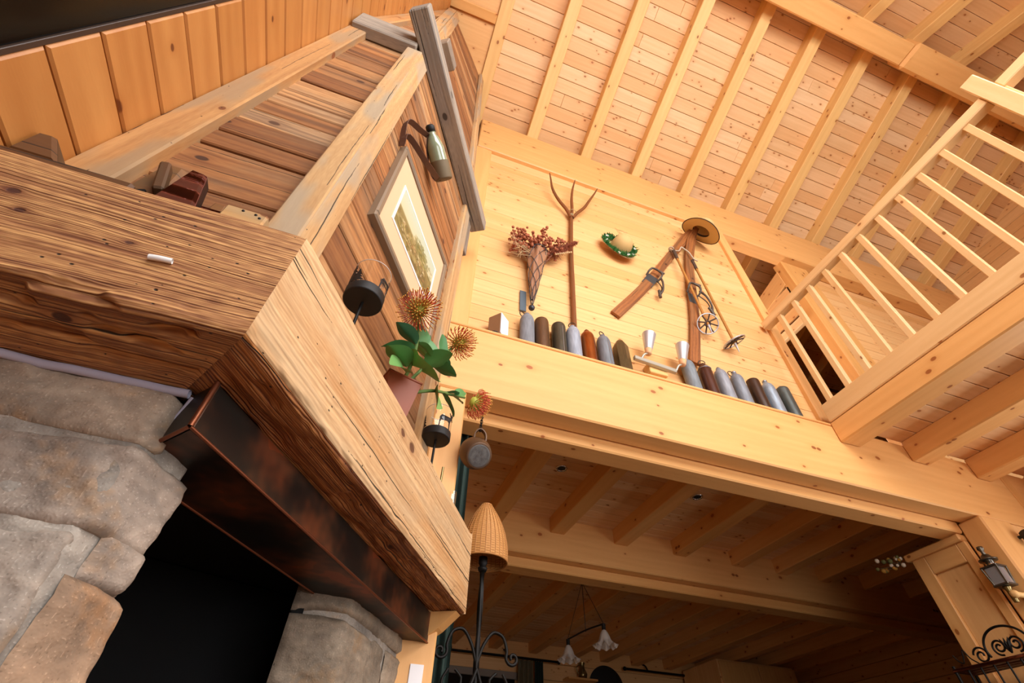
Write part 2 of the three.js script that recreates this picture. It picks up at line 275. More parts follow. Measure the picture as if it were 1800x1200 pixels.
{ // floor
  const f = struct('floor');
  for (const [a, b] of rows(-7.4, 3.3, 0.3).map((z, i, l) => [z, l[i + 1]]).filter((q) => q[1] !== undefined)) part(f, 'plank', slab(V(-1.3, 0, a + gap), V(7.1, 0, a + gap), V(7.1, 0, b - gap), V(-1.3, 0, b - gap), 0.06, Y1), a < -2 ? M.darkFloor : M.floor);  // unseen lower-room planks made dark to cut bounced light there
  part(f, 'subfloor', cbox(-1.4, 7.2, -0.3, -0.06, -7.5, 3.5), M.floor);
}
{ // left wall: horizontal pine boards with a dark window
  const w = struct('wall_left'); const ys = []; for (let k = -12; k <= 33; k++) ys.push(1.705 + 0.141 * k);
  ys[0] = 0;
  for (let i = 0; i < ys.length - 1; i++) {
    const a = ys[i] + gap, b = ys[i + 1] - gap, win = a > 0.85 && b < 3.7, zf = win ? -0.49 : 3.2;
    part(w, 'board', slab(V(LW(a), a, zf), V(LW(a), a, -1.95), V(LW(b), b, -1.95), V(LW(b), b, zf), 0.02, X1, 0.005), pick(M.panel));
    if (win) part(w, 'board', slab(V(LW(a), a, 3.2), V(LW(a), a, 1.6), V(LW(b), b, 1.6), V(LW(b), b, 3.2), 0.02, X1, 0.005), pick(M.panel));
  }
  part(w, 'wall_backing', slab(V(LW(0) - 0.022, 0, 3.3), V(LW(0) - 0.022, 0, -5.4), V(LW(7.2) - 0.022, 7.2, -5.4), V(LW(7.2) - 0.022, 7.2, 3.3), 0.2, X1), M.floor);
  const win = struct('window_1');
  part(win, 'pane', slab(V(LW(0.87) - 0.008, 0.87, 1.58), V(LW(0.87) - 0.008, 0.87, -0.478), V(LW(3.68) - 0.008, 3.68, -0.478), V(LW(3.68) - 0.008, 3.68, 1.58), 0.012, X1, 0.001), new THREE.MeshPhysicalMaterial({ color: '#060606', roughness: 0.12, ior: 1.3 }));
  part(win, 'frame', [slab(V(LW(0.87) - 0.002, 0.87, -0.489), V(LW(3.68) - 0.002, 3.68, -0.489), V(LW(3.68) - 0.002, 3.68, -0.478), V(LW(0.87) - 0.002, 0.87, -0.478), 0.02, X1, 0.001)], std('#3a281c', 0.5));
}
{ // front wall behind the camera with two large windows, right wall
  const w = struct('wall_front');
  for (const [x0, x1, y0, y1] of [[-1.3, -0.4, 0, 6.6], [4.6, 7.2, 0, 6.6], [-0.4, 4.6, 0, 0.6], [-0.4, 0.2, 0.6, 2.1], [2.2, 4.6, 0.6, 2.1], [-0.4, 4.6, 2.1, 2.95], [-0.4, 4.6, 5.05, 6.6]]) part(w, 'wall_panel', cbox(x0, x1, y0, y1, 1.97, 2.17, 'x'), M.panel[0]);
  [[0.6, 2.1], [2.95, 5.05]].forEach(([y0, y1], i) => {
    const win = struct('window_' + (i + 2));
    for (const x of i ? [-0.4, 1.22, 2.86, 4.5] : [0.2, 2.1]) part(win, 'mullion', cbox(x, x + 0.1, y0, y1, 2.01, 2.09, 'y'), M.beam[1]);
    for (let k = 0; k < (i ? 3 : 1); k++) part(win, 'pane', cbox(i ? -0.3 + 1.63 * k : 0.3, i ? 1.22 + 1.63 * k : 2.1, y0, y1, 2.045, 2.051, 'x', 0.001), M.glass);
  });
  const g = new THREE.Mesh(new THREE.CircleGeometry(40, 48), M.snow); g.rotation.x = -Math.PI / 2; g.position.set(0, -0.35, 0); g.name = 'ground'; g.userData.kind = 'structure'; shade(g); scene.add(g);
  const r = struct('wall_right');
  for (const [a, b] of rows(0, 7.0, 0.14).map((z, i, l) => [z, l[i + 1]]).filter((q) => q[1] !== undefined)) part(r, 'board', slab(V(7.0, a + gap, -7.2), V(7.0, a + gap, 3.2), V(7.0, b - gap, 3.2), V(7.0, b - gap, -7.2), 0.02, XL), pick(M.wall));
  part(r, 'wall_backing', cbox(7.02, 7.2, 0, 7.4, -7.5, 3.4, 'z'), M.floor);
}
{ // added lower right wall and window, out of view, to light the mantel
  const w = struct('added_wall_right_lower');
  for (const [z0, z1, y0, y1] of [[-1.9, -0.9, 0, 2.76], [1.7, 2.0, 0, 2.76], [-0.9, 1.7, 0, 0.7], [-0.9, 1.7, 2.2, 2.76]]) part(w, 'wall_panel', cbox(4.6, 4.75, y0, y1, z0, z1, 'z'), M.panel[1]);
  const win = struct('window_5');
  for (const z of [-0.9, 0.36, 1.62]) part(win, 'mullion', cbox(4.64, 4.70, 0.7, 2.2, z, z + 0.08, 'y'), M.beam[1]);
  for (const z of [-0.82, 0.44]) part(win, 'pane', cbox(4.667, 4.673, 0.7, 2.2, z, z + 1.18, 'z', 0.001), M.glass);
}
{ // roof: rear slope with boards and rafters, ridge, front slope
  const c = struct('ceiling');
  const zr = []; for (let z = -3.62; z < 0.3; z += 0.127) zr.push(z); zr[zr.length - 1] = 0.22;
  for (let i = 0; i < zr.length - 1; i++) {
    const a = zr[i] + gap * 0.8, b = zr[i + 1] - gap * 0.8, cuts = [-0.75, rr(0.6, 2.4), rr(2.9, 4.6), 7.02];
    for (let k = 0; k < 3; k++) part(c, 'board', slab(V(cuts[k] + 0.001, RB(a) + 0.14, a), V(cuts[k + 1] - 0.001, RB(a) + 0.14, a), V(cuts[k + 1] - 0.001, RB(b) + 0.14, b), V(cuts[k] + 0.001, RB(b) + 0.14, b), 0.02, YD, 0.003), pick(M.roof));
  }
  for (const x of [0.09, 0.735, 1.385, 2.03, 2.68, 3.32, 3.965, 4.62, 5.26, 5.9, 6.54]) part(c, 'rafter', beam(V(x, RB(-3.6) + 0.07, -3.6), V(x, RB(0.2) + 0.07, 0.2), 0.125, 0.15, X1, 0.006), pick(M.rafter));
  part(c, 'roof_deck', slab(V(-1.2, RB(-3.7) + 0.165, -3.7), V(7.2, RB(-3.7) + 0.165, -3.7), V(7.2, RB(0.3) + 0.165, 0.3), V(-1.2, RB(0.3) + 0.165, 0.3), 0.15, YD), M.floor);
  const f = struct('ceiling_001');
  const zf = []; for (let z = 0.2; z < 3.3; z += 0.127) zf.push(z);
  for (let i = 0; i < zf.length - 1; i++) {
    const a = zf[i] + gap * 0.8, b = zf[i + 1] - gap * 0.8, cuts = [-0.9, rr(1.6, 3.2), 7.02];
    for (let k = 0; k < 2; k++) part(f, 'board', slab(V(cuts[k] + 0.001, RF(a) + 0.14, a), V(cuts[k + 1] - 0.001, RF(a) + 0.14, a), V(cuts[k + 1] - 0.001, RF(b) + 0.14, b), V(cuts[k] + 0.001, RF(b) + 0.14, b), 0.02, YD, 0.003), pick(M.roof));
  }
  for (let k = -6; k <= 4; k++) { const x = 4.33 + 0.64 * k; part(f, 'rafter', beam(V(x, RF(0.28) + 0.07, 0.28), V(x, RF(3.25) + 0.07, 3.25), 0.125, 0.15, X1, 0.006), pick(M.rafter)); }
  part(f, 'roof_deck', slab(V(-1.2, RF(0.1) + 0.165, 0.1), V(7.2, RF(0.1) + 0.165, 0.1), V(7.2, RF(3.4) + 0.165, 3.4), V(-1.2, RF(3.4) + 0.165, 3.4), 0.15, YD), M.floor);
  const rb = thing('ridge_beam', 'heavy pine ridge beam under the peak of the boarded roof', 'beam', [2.4, 6.58, 0.2]);
  part(rb, 'beam_length', cbox(-0.6, 4.22, 6.6, 6.86, 0.09, 0.30, 'x', 0.012), M.beam[0]);
  part(rb, 'beam_length', cbox(4.222, 7.0, 6.57, 6.86, 0.07, 0.33, 'x', 0.03), M.beam[0]);
}
{ // upper back wall above the ledge
  const w = struct('wall_back');
  for (const [a, b] of rows(2.70, 5.42, 0.135).map((z, i, l) => [z, l[i + 1]]).filter((q) => q[1] !== undefined)) part(w, 'board', slab(V(0.16, a + gap * 0.5, -1.82), V(2.87, a + gap * 0.5, -1.82), V(2.87, b - gap * 0.5, -1.82), V(0.16, b - gap * 0.5, -1.82), 0.02, Z1, 0.0018), pick(M.wall));
  part(w, 'wall_backing', cbox(-0.9, 2.87, 2.7, 6.3, -1.95, -1.841), M.floor);
  part(w, 'corner_post', cbox(0.15, 0.312, 2.74, 5.47, -1.86, -1.795, 'y', 0.006), M.beam[0]);
  part(w, 'edge_post', cbox(2.868, 2.965, 2.76, 5.46, -1.93, -1.785, 'y', 0.008), M.beam[0]);
  part(w, 'wall_plate', cbox(0.16, 7.0, 5.42, 6.14, -1.93, -1.78, 'x', 0.01), M.beam[0]);
  // rooms behind the gallery
  for (const [a, b] of rows(2.9, 5.5, 0.135).map((z, i, l) => [z, l[i + 1]]).filter((q) => q[1] !== undefined)) {
    part(w, 'board', slab(V(4.18, a + gap, -1.93), V(7.0, a + gap, -1.93), V(7.0, b - gap, -1.93), V(4.18, b - gap, -1.93), 0.02, Z1), pick(M.wall));
    if (b < 5.1) part(w, 'board', slab(V(3.8, a + gap, -3.5), V(3.8, a + gap, -2.42), V(3.8, b - gap, -2.42), V(3.8, b - gap, -3.5), 0.02, XL), pick(M.wall));
    part(w, 'board', slab(V(2.88, a + gap, -3.5), V(7.0, a + gap, -3.5), V(7.0, b - gap, -3.5), V(2.88, b - gap, -3.5), 0.02, Z1), pick(M.wall));
    part(w, 'board', slab(V(2.89, a + gap, -1.95), V(2.89, a + gap, -3.5), V(2.89, b - gap, -3.5), V(2.89, b - gap, -1.95), 0.02, X1), pick(M.wall));
    if (a > 4.58 && b < 5.1) part(w, 'board', slab(V(3.8, a + gap, -2.42), V(3.8, a + gap, -1.95), V(3.8, b - gap, -1.95), V(3.8, b - gap, -2.42), 0.02, XL), pick(M.wall));
  }
  { const win = struct('window_4'); for (const x of [2.98, 3.70]) part(win, 'frame', cbox(x, x + 0.05, 3.42, 4.38, -3.5, -3.46, 'y'), M.beam[1]); for (const y of [3.40, 4.36]) part(win, 'frame', cbox(2.98, 3.75, y, y + 0.05, -3.5, -3.46, 'x'), M.beam[1]); part(win, 'pane', cbox(3.03, 3.70, 3.45, 4.36, -3.495, -3.49, 'x', 0.001), new THREE.MeshStandardMaterial({ color: '#dfe6ee', emissive: '#dfe6ee', emissiveIntensity: 2.5 })); }  // added window with glowing pane, out of view, to brighten the corridor
  part(w, 'partition_head', slab(V(3.795, 4.86, -3.0), V(3.795, 5.10, -1.96), V(3.795, 5.34, -1.96), V(3.795, 5.10, -3.0), 0.03, XL), M.wall[3]);
  part(w, 'jamb_post', cbox(3.80, 4.17, 2.9, 5.45, -1.98, -1.86, 'y', 0.01), M.beam[1]);
  part(w, 'wall_backing', [cbox(2.8, 7.1, 2.5, 5.6, -3.7, -3.521), cbox(2.6, 2.868, 2.7, 6.3, -3.7, -1.95, 'y')], M.floor);
  const d = struct('door_1');
  part(d, 'lintel', cbox(3.77, 3.82, 4.50, 4.60, -2.46, -1.98, 'z'), M.white[0]);
  part(d, 'jamb', cbox(3.775, 3.82, 2.9, 4.5, -2.46, -2.41, 'y'), M.beam[1]);
  const s = struct('floor_001');      // gallery floor and upper floors
  part(s, 'floor_slab', cbox(2.86, 7.0, 2.80, 2.915, -1.7, 1.3, 'z'), M.floor);
  part(s, 'floor_slab', cbox(-0.9, 7.0, 2.76, 2.9, -7.4, -1.96, 'z'), M.floor);
}
{ // header over the wide opening, with a ledge, and the second beam set back under it
  const h = thing('header_beam', 'wide smooth pine header beam with a ledge on top spanning the room', 'beam', [2.8, 2.29, -1.76]);
  part(h, 'beam_body', cbox(0.15, 7.0, 2.30, 2.748, -1.825, -1.70, 'x', 0.008), M.beam[0]);
  part(h, 'ledge_board', cbox(0.15, 2.80, 2.749, 2.766, -1.82, -1.697, 'x', 0.004), M.beam[0]);
  solo('lintel_beam', cbox(0.3, 3.68, 2.235, 2.43, -1.96, -1.832, 'x', 0.008), M.beam[0], 'narrower pine beam set back directly under the wide header', 'beam');
  solo('corner_post', cbox(0.20, 0.335, 0, 2.298, -1.83, -1.702, 'y', 0.006), M.beam[0], 'pine post between fireplace and green curtain, under the header left end', 'post');
  const rp = thing('corner_post', 'broad pine post under the header right end, behind the carriage lantern', 'post', [3.8, 0, -1.77]);
  part(rp, 'post_body', cbox(3.68, 3.95, 0, 2.298, -1.84, -1.692, 'y', 0.01), M.beam[0]);
  const w = struct('wall_back_lower');
  for (const [a, b] of rows(3.96, 7.0, 0.2).map((z, i, l) => [z, l[i + 1]]).filter((q) => q[1] !== undefined)) part(w, 'board', slab(V(a + gap, 0, -1.71), V(a + gap, 2.298, -1.71), V(b - gap, 2.298, -1.71), V(b - gap, 0, -1.71), 0.02, Z1), pick(M.wall));
  part(w, 'wall_backing', cbox(3.96, 7.0, 0, 2.298, -1.9, -1.731, 'y'), M.floor);
  part(w, 'wall_backing', cbox(-0.9, 0.2, 0, 2.298, -1.95, -1.81, 'y'), M.floor);
  solo('wall_trim', slab(V(4.26, 2.2, -1.695), V(4.26, 2.755, -1.695), V(4.34, 2.755, -1.695), V(4.34, 2.2, -1.695), 0.012, Z1), M.beam[1], 'short upright pine trim beside the right header end', 'trim');
}
{ // gallery: joists, boarded underside, railing
  const c = struct('ceiling_002');
  for (const [x0, x1] of [[2.785, 2.945], [3.39, 3.535], [3.985, 4.12], [4.58, 4.72], [5.17, 5.31], [5.77, 5.91], [6.37, 6.51]]) part(c, 'joist', cbox(x0, x1, 2.615, 2.766, -1.70, 1.3, 'z', 0.008), M.beam[0]);
  for (const [a, b] of rows(-1.70, 1.3, 0.122).map((z, i, l) => [z, l[i + 1]]).filter((q) => q[1] !== undefined)) part(c, 'board', slab(V(2.90, 2.765, a + gap), V(7.0, 2.765, a + gap), V(7.0, 2.765, b - gap), V(2.90, 2.765, b - gap), 0.03, YD), pick(M.roof));
  const r = thing('gallery_railing', 'pale pine railing with square balusters along the gallery edge', 'railing', [2.82, 2.76, -0.2]);
  part(r, 'fascia', cbox(2.79, 2.87, 2.776, 2.915, -1.70, 1.3, 'z', 0.006), M.white[1]);
  part(r, 'handrail', cbox(2.785, 2.855, 3.795, 3.868, -1.79, 0.082, 'z', 0.006), M.white[0]);
  part(r, 'handrail', cbox(2.785, 2.855, 3.795, 3.868, 0.166, 1.3, 'z', 0.006), M.white[0]);
  for (let k = 0; k < 18; k++) { const z = -1.63 + 0.157 * k + (k > 10 ? 0.06 : 0); part(r, 'baluster', cbox(2.80, 2.838, 2.90, 3.80, z - 0.019, z + 0.019, 'y', 0.003), pick(M.white)); }
  part(r, 'newel_post', cbox(2.772, 2.872, 2.90, 4.03, 0.083, 0.165, 'y', 0.005), M.white[0]);
}
{ // lower room beyond the opening
  const c = struct('ceiling_003');
  for (const [a, b] of rows(-7.15, -1.96, 0.1).map((z, i, l) => [z, l[i + 1]]).filter((q) => q[1] !== undefined)) part(c, 'board', slab(V(0.3, 2.69, a + gap), V(7.0, 2.69, a + gap), V(7.0, 2.69, b - gap), V(0.3, 2.69, b - gap), 0.03, YD), pick(M.roof));
  for (const x of [1.10, 1.655, 2.247, 2.83, 3.44, 3.93, 4.43, 4.98, 5.56, 6.14, 6.72]) { part(c, 'joist', cbox(x - 0.13, x, 2.565, 2.72, -3.52, -1.95, 'z', 0.006), pick(M.beam)); part(c, 'joist', cbox(x - 0.13, x, 2.565, 2.72, -7.15, -3.63, 'z', 0.006), pick(M.beam)); }
  const b = thing('cross_beam', 'pine cross beam carrying the ceiling joists inside the lower room', 'beam', [2.5, 2.28, -3.58]);
  part(b, 'beam_body', cbox(0.3, 7.0, 2.365, 2.72, -3.64, -3.5, 'x', 0.008), M.beam[0]);
  part(b, 'under_beam', cbox(0.3, 7.0, 2.285, 2.363, -3.74, -3.58, 'x', 0.008), M.beam[1]);
  const w = struct('wall_lower_room');
  for (const [a, b2] of rows(0, 2.69, 0.19).map((z, i, l) => [z, l[i + 1]]).filter((q) => q[1] !== undefined)) {
    part(w, 'board', slab(V(0.28, a + gap, -7.1), V(7.0, a + gap, -7.1), V(7.0, b2 - gap, -7.1), V(0.28, b2 - gap, -7.1), 0.02, Z1), pick(M.wall));
    part(w, 'board', slab(V(0.28, a + gap, -1.96), V(0.28, a + gap, -7.1), V(0.28, b2 - gap, -7.1), V(0.28, b2 - gap, -1.96), 0.02, X1), pick(M.wall));
  }
  part(w, 'wall_backing', [cbox(-0.9, 7.0, 0, 2.9, -7.4, -7.121), cbox(0.1, 0.259, 0, 2.7, -7.1, -1.96, 'z')], M.floor);
  for (const [x, z] of [[1.303, -2.741], [2.452, -2.733]]) {
    const s = thing('ceiling_spot', x < 2 ? 'small recessed downlight between joists, nearer the hanging copper pot' : 'small recessed downlight between joists, farther from the hanging copper pot', 'downlight', [x, 2.66, z], 'recessed downlights of the lower room');
    part(s, 'bezel', ring(V(x, 2.687, z), 0.036, 0.008, Y1), M.chrome);
    part(s, 'lens', cyl(V(x, 2.684, z), V(x, 2.689, z), 0.03), std('#3a3a3c', 0.2, 0.3));
  }
}

// ------------------------------------------------------------------ fireplace
const hb = (s, y, off) => V(0.866 * (off - 0.6248) + 0.5 * s, y, 0.5 * (off - 0.6248) - 0.866 * s);   // s along the slanting hood face, off out of it
const NB = V(0.866, 0, 0.5), DB = V(0.5, 0, -0.866), NA = Z1;
const upB = (k, y) => { const t = (y - 3.6) / 2.82; return k ? V(0.149, 3.6, -1.508).lerp(V(0.03, 6.42, -1.47), t) : V(-0.306, 3.6, -0.72).lerp(V(-0.38, 6.42, -1.02), t); };   // edges of the leaning upper hood
{
  const h = thing('chimney_hood', 'tall chimney hood clad in weathered brown boards with light corner posts', 'chimney hood', [-0.3, 1.55, -1.1]);
  const ya = [1.5, 1.69, 1.80, 1.9, 2.105, 2.2, 2.305, 2.40, 2.487, 2.56, 2.64, 2.75, 2.87, 2.98, 3.1, 3.22, 3.33, 3.44, 3.6];
  for (let i = 0; i < ya.length - 1; i++) { const a = ya[i] + (i === 4 ? 0.008 : gap), b = ya[i + 1] - gap, z = -0.735 + rr(-0.003, 0.004); part(h, 'plank', slab(V(LW(a) + 0.002, a, z), V(-0.31, a + rr(-0.003, 0.003), z), V(-0.31, b, z), V(LW(b) + 0.002, b, z), 0.025, Z1, 0.004), pick(M.old)); }
  const yb = [1.5]; while (yb[yb.length - 1] < 3.5) yb.push(yb[yb.length - 1] + rr(0.085, 0.15)); yb[yb.length - 1] = 3.6;
  for (let i = 0; i < yb.length - 1; i++) { const a = yb[i] + gap, b = yb[i + 1] - gap, o = rr(-0.004, 0.003); part(h, 'plank', slab(hb(0.47, a, o), hb(1.40, a, o), hb(1.40, b, o), hb(0.47, b, o), 0.025, NB, 0.004), pick(M.old)); }
  const yu = [3.6]; while (yu[yu.length - 1] < 6.2) yu.push(yu[yu.length - 1] + rr(0.09, 0.15)); yu[yu.length - 1] = 6.34;
  for (let i = 0; i < yu.length - 1; i++) {
    const a = yu[i] + gap, b = yu[i + 1] - gap;
    part(h, 'plank', slab(upB(0, a), upB(1, a), upB(1, b), upB(0, b), 0.025, NB, 0.004), pick(M.old));
    const za = upB(0, a), zb = upB(0, b); part(h, 'plank', slab(V(LW(a), a, za.z), za, zb, V(LW(b), b, zb.z), 0.025, Z1, 0.004), pick(M.old));
  }
  part(h, 'backing', [slab(V(-0.8, 1.4, -0.765), V(-0.33, 1.4, -0.765), V(-0.33, 3.65, -0.765), V(-0.66, 3.65, -0.765), 0.02, Z1), slab(hb(0.49, 1.4, -0.03), hb(1.39, 1.4, -0.03), hb(1.39, 3.65, -0.03), hb(0.49, 3.65, -0.03), 0.02, NB)], M.soot);
  part(h, 'end_board', slab(hb(1.385, 1.56, -0.002), V(0.15, 1.56, -1.80), V(0.15, 3.6, -1.80), hb(1.385, 3.6, -0.002), 0.02, X1), M.old[0]);
  part(h, 'end_board', slab(upB(1, 3.6).addScaledVector(DB, -0.02), V(0.13, 3.6, -1.79), V(0.0, 6.3, -1.79), upB(1, 6.3).addScaledVector(DB, -0.02), 0.02, X1), M.old[2]);
  // corner post of two boards, wall post, upper posts
  part(h, 'corner_board', slab(V(-0.362, 1.56, -0.686), V(-0.362, 3.47, -0.686), V(-0.288, 3.47, -0.686), V(-0.288, 1.56, -0.686), 0.05, Z1, 0.004), M.post[0]);
  part(h, 'corner_board', slab(hb(0.453, 1.56, 0.033), hb(0.453, 3.46, 0.033), hb(0.532, 3.46, 0.033), hb(0.532, 1.56, 0.033), 0.04, NB, 0.005), M.post[0]);
  part(h, 'wall_post', slab(V(LW(1.56), 1.56, -0.702), V(LW(3.56), 3.56, -0.702), V(LW(3.56) + 0.085, 3.56, -0.702), V(LW(1.56) + 0.1, 1.56, -0.702), 0.045, Z1, 0.005), M.post[1]);
  const up = (k, a, b, y0, y1, t, n, m, lb) => part(h, 'upper_post', slab(upB(0, y0).addScaledVector(k, a).addScaledVector(n, t), upB(0, y1).addScaledVector(k, a).addScaledVector(n, t), upB(0, y1).addScaledVector(k, b).addScaledVector(n, t), upB(0, y0).addScaledVector(k, b).addScaledVector(n, t), t + 0.01, n, 0.004), m);
  up(X1, -0.06, 0.012, 3.7, 6.36, 0.034, Z1, M.post[0]); up(DB, -0.012, 0.07, 3.7, 6.36, 0.034, NB, M.post[0]);
  part(h, 'upper_post', slab(V(LW(3.72), 3.72, -0.70), V(LW(6.3), 6.3, -0.985), V(LW(6.3) + 0.085, 6.3, -0.985), V(LW(3.72) + 0.085, 3.72, -0.70), 0.05, Z1, 0.005), M.post[1]);
  // grey collar beams and end battens
  part(h, 'collar_beam', cbox(LW(3.6) + 0.004, -0.325, 3.502, 3.71, -0.735, -0.676, 'x', 0.006), M.grey[0], 'grey weathered collar beam on the narrow face');
  part(h, 'collar_beam', beam(hb(0.285, 3.60, 0.052), hb(1.505, 3.60, 0.052), 0.10, 0.105, NB, 0.006), M.grey[0], 'long grey weathered collar beam on the picture face');
  part(h, 'collar_block', beam(hb(0.54, 4.2, 0.02), hb(0.70, 4.2, 0.02), 0.06, 0.11, NB, 0.005), M.grey[1]);
  part(h, 'end_batten', slab(hb(1.30, 1.56, 0.03), hb(1.30, 3.54, 0.03), hb(1.385, 3.54, 0.03), hb(1.385, 1.56, 0.03), 0.032, NB, 0.006), M.post[0]);
  part(h, 'end_batten', slab(upB(1, 3.67).addScaledVector(DB, -0.06).addScaledVector(NB, 0.03), upB(1, 6.3).addScaledVector(DB, -0.06).addScaledVector(NB, 0.03), upB(1, 6.3).addScaledVector(DB, 0.01).addScaledVector(NB, 0.03), upB(1, 3.67).addScaledVector(DB, 0.01).addScaledVector(NB, 0.03), 0.032, NB, 0.005), M.post[0]);
  part(h, 'end_block', slab(hb(1.40, 3.2, 0.02), hb(1.40, 3.54, 0.02), hb(1.455, 3.54, 0.02), hb(1.455, 3.2, 0.02), 0.03, NB, 0.004), M.grey[1]);
  // plain pine lining between hood and first rafter
  const cl = thing('roof_lining', 'plain pine lining panel in the roof corner above the chimney hood', 'panel', [-0.2, 6.2, -1]);
  part(cl, 'lining_panel', slab(V(-0.72, RB(-1.78) + 0.02, -1.78), V(0.026, RB(-1.78) + 0.02, -1.78), V(0.026, RB(0.1) + 0.02, 0.1), V(-0.72, RB(0.1) + 0.02, 0.1), 0.03, YD, 0.003), M.wall[3]);
  part(cl, 'lining_batten', beam(V(-0.5, RB(-0.93) - 0.005, -0.93), V(0.025, RB(-0.93) - 0.005, -0.93), 0.09, 0.05, Z1, 0.005), M.beam[0]);
}
// hewn mantel: rounded, ridged and chipped section swept along a straight beam between two end lines
function hewnBeam(o, along, inward, L0, L1, y0, y1, depth, k0, k1, sd, grooves, from = 0, to = 1) {
  const prof = [], R = 0.013; const edge = (a, b, n) => { for (let i = 0; i < n; i++) prof.push([lerp(a[0], b[0], i / n), lerp(a[1], b[1], i / n)]); };
  const arc = (cx, cy, a0) => { for (let i = 0; i < 4; i++) { const a = a0 + (i / 4) * Math.PI / 2; prof.push([cx + R * Math.cos(a), cy + R * Math.sin(a)]); } };
  edge([depth, y0], [R, y0], 50); arc2(); function arc2() { for (let i = 0; i < 4; i++) { const a = -Math.PI / 2 - (i / 4) * Math.PI / 2; prof.push([R + R * Math.cos(a), y0 + R + R * Math.sin(a)]); } }
  edge([0, y0 + R], [0, y1 - R], 42); for (let i = 0; i < 4; i++) { const a = Math.PI - (i / 4) * Math.PI / 2; prof.push([R + R * Math.cos(a), y1 - R + R * Math.sin(a)]); }
  edge([R, y1], [depth, y1], 22); prof.push([depth, y1]);
  const N = prof.length, peri = [0]; for (let i = 1; i < N; i++) peri.push(peri[i - 1] + Math.hypot(prof[i][0] - prof[i - 1][0], prof[i][1] - prof[i - 1][1]));
  const nrm = prof.map((_, i) => { const a = prof[Math.max(0, i - 1)], b = prof[Math.min(N - 1, i + 1)], x = b[0] - a[0], y = b[1] - a[1], l = Math.hypot(x, y); return [-y / l, x / l]; });
  const i0 = Math.round(from * (N - 1)), i1 = Math.round(to * (N - 1));
  const g = grid(320, i1 - i0, (u, v) => {
    const i = i0 + Math.round(v * (i1 - i0)), [d, y] = prof[i], s = lerp(L0 + k0 * d, L1 + k1 * d, u), q = peri[i];
    const fade = Math.min(1, u * 60, (1 - u) * 60);
    let w = 0.005 * noise3(s * 3 + sd, q * 4, 1) + 0.0022 * noise2(s * 4 + sd, q * 60, 999, 999) + 0.0012 * noise2(s * 9 + sd, q * 150, 999, 999);
    const low = sstep(0.045, 0.0, y - y0) * sstep(0.2, 0.02, d), chip = sstep(0.02, 0.34, noise2(s * 11 + sd, q * 34 + 2, 999, 999) + 0.2 * noise2(s * 30 + sd, q * 60, 999, 999)); w -= low * chip * grooves;
    const crack = sstep(0.045, 0, Math.abs(q - depth - (y1 - y0) * 0.42 - 0.03 * noise2(s * 2 + sd, 0.5, 999, 999))) * 0; w -= crack;
    w *= fade; const dd = d - nrm[i][0] * w * -1, yy = y + nrm[i][1] * w;
    const p = o.clone().addScaledVector(along, s).addScaledVector(inward, d + nrm[i][0] * w); p.y = yy; return { p, u: s + sd, v: q + sd * 0.3 };
  });
  return g;
}
{
  const C = V(-0.225, 0, -0.57), inA = V(0, 0, -1), inB = NB.clone().negate();
  const m = thing('mantel_beam', 'massive hewn old timber mantel in two mitred lengths around the fireplace', 'mantel', [-0.2, 1.34, -0.9]);
  const endCap = (pts, hint) => { const P = new Poly(); const n = pts[1].clone().sub(pts[0]).cross(pts[2].clone().sub(pts[0])); if (n.dot(hint) < 0) pts.reverse(); P.face(pts, (q) => [q.y, q.x + q.z]); return P.build(); };
  part(m, 'front_length', hewnBeam(C, X1, inA, -0.66, 0, 1.342, 1.612, 0.34, 0, -0.577, 3, 0.013), M.hewn, 'dark ridged length with chipped lower edge');
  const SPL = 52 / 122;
  part(m, 'soot_shade_underside', hewnBeam(C, DB, inB, 0, 1.285, 1.345, 1.615, 0.34, 0.577, 0, 11, 0.006, 0, SPL), M.sootShade, 'underside of the slanting length, browned for soot and shade');
  part(m, 'slanting_length', [hewnBeam(C, DB, inB, 0, 1.285, 1.345, 1.615, 0.34, 0.577, 0, 11, 0.006, SPL, 1), endCap([[0, 1.345], [0.34, 1.345], [0.34, 1.615], [0, 1.615]].map(([d, y]) => { const p = C.clone().addScaledVector(DB, 1.283).addScaledVector(inB, d); p.y = y; return p; }), DB)], M.pale, 'paler weathered length under the candle holders');
  const P = (d, y, s) => { const p = C.clone().addScaledVector(DB, s).addScaledVector(inB, d); p.y = y; return p; };
  solo('chalk_stub', tube([V(-0.403, 1.441, -0.563), V(-0.388, 1.4425, -0.562), V(-0.372, 1.4445, -0.563)], 0.0045, 8), std('#f0ece8', 0.8), 'small white stub stuck in a crack of the dark mantel', 'plug');
  // pine bracket under the far end
  const br = [P(0.02, 1.343, 1.24), P(0.13, 1.343, 1.24), P(0.13, 1.262, 1.24), P(0.075, 1.295, 1.24)], P2 = new Poly(), bk = br.map((q) => q.clone().addScaledVector(DB, 0.05)), uvb = (q) => [q.y, q.x];
  const oF = (pts, h2) => { const n = pts[1].clone().sub(pts[0]).cross(pts[2].clone().sub(pts[0])); P2.face(n.dot(h2) < 0 ? pts.reverse() : pts, uvb); };
  oF([...br], DB.clone().negate()); oF([...bk], DB); oF([br[3], br[0], bk[0], bk[3]], V(0.6, -1, 0.3)); oF([br[2], br[3], bk[3], bk[2]], V(0.6, -1, 0.3)); oF([br[1], br[2], bk[2], bk[1]], inB);
  solo('mantel_bracket', P2.build(), M.beam[0], 'small pine bracket under the far end of the slanting mantel', 'bracket');
}
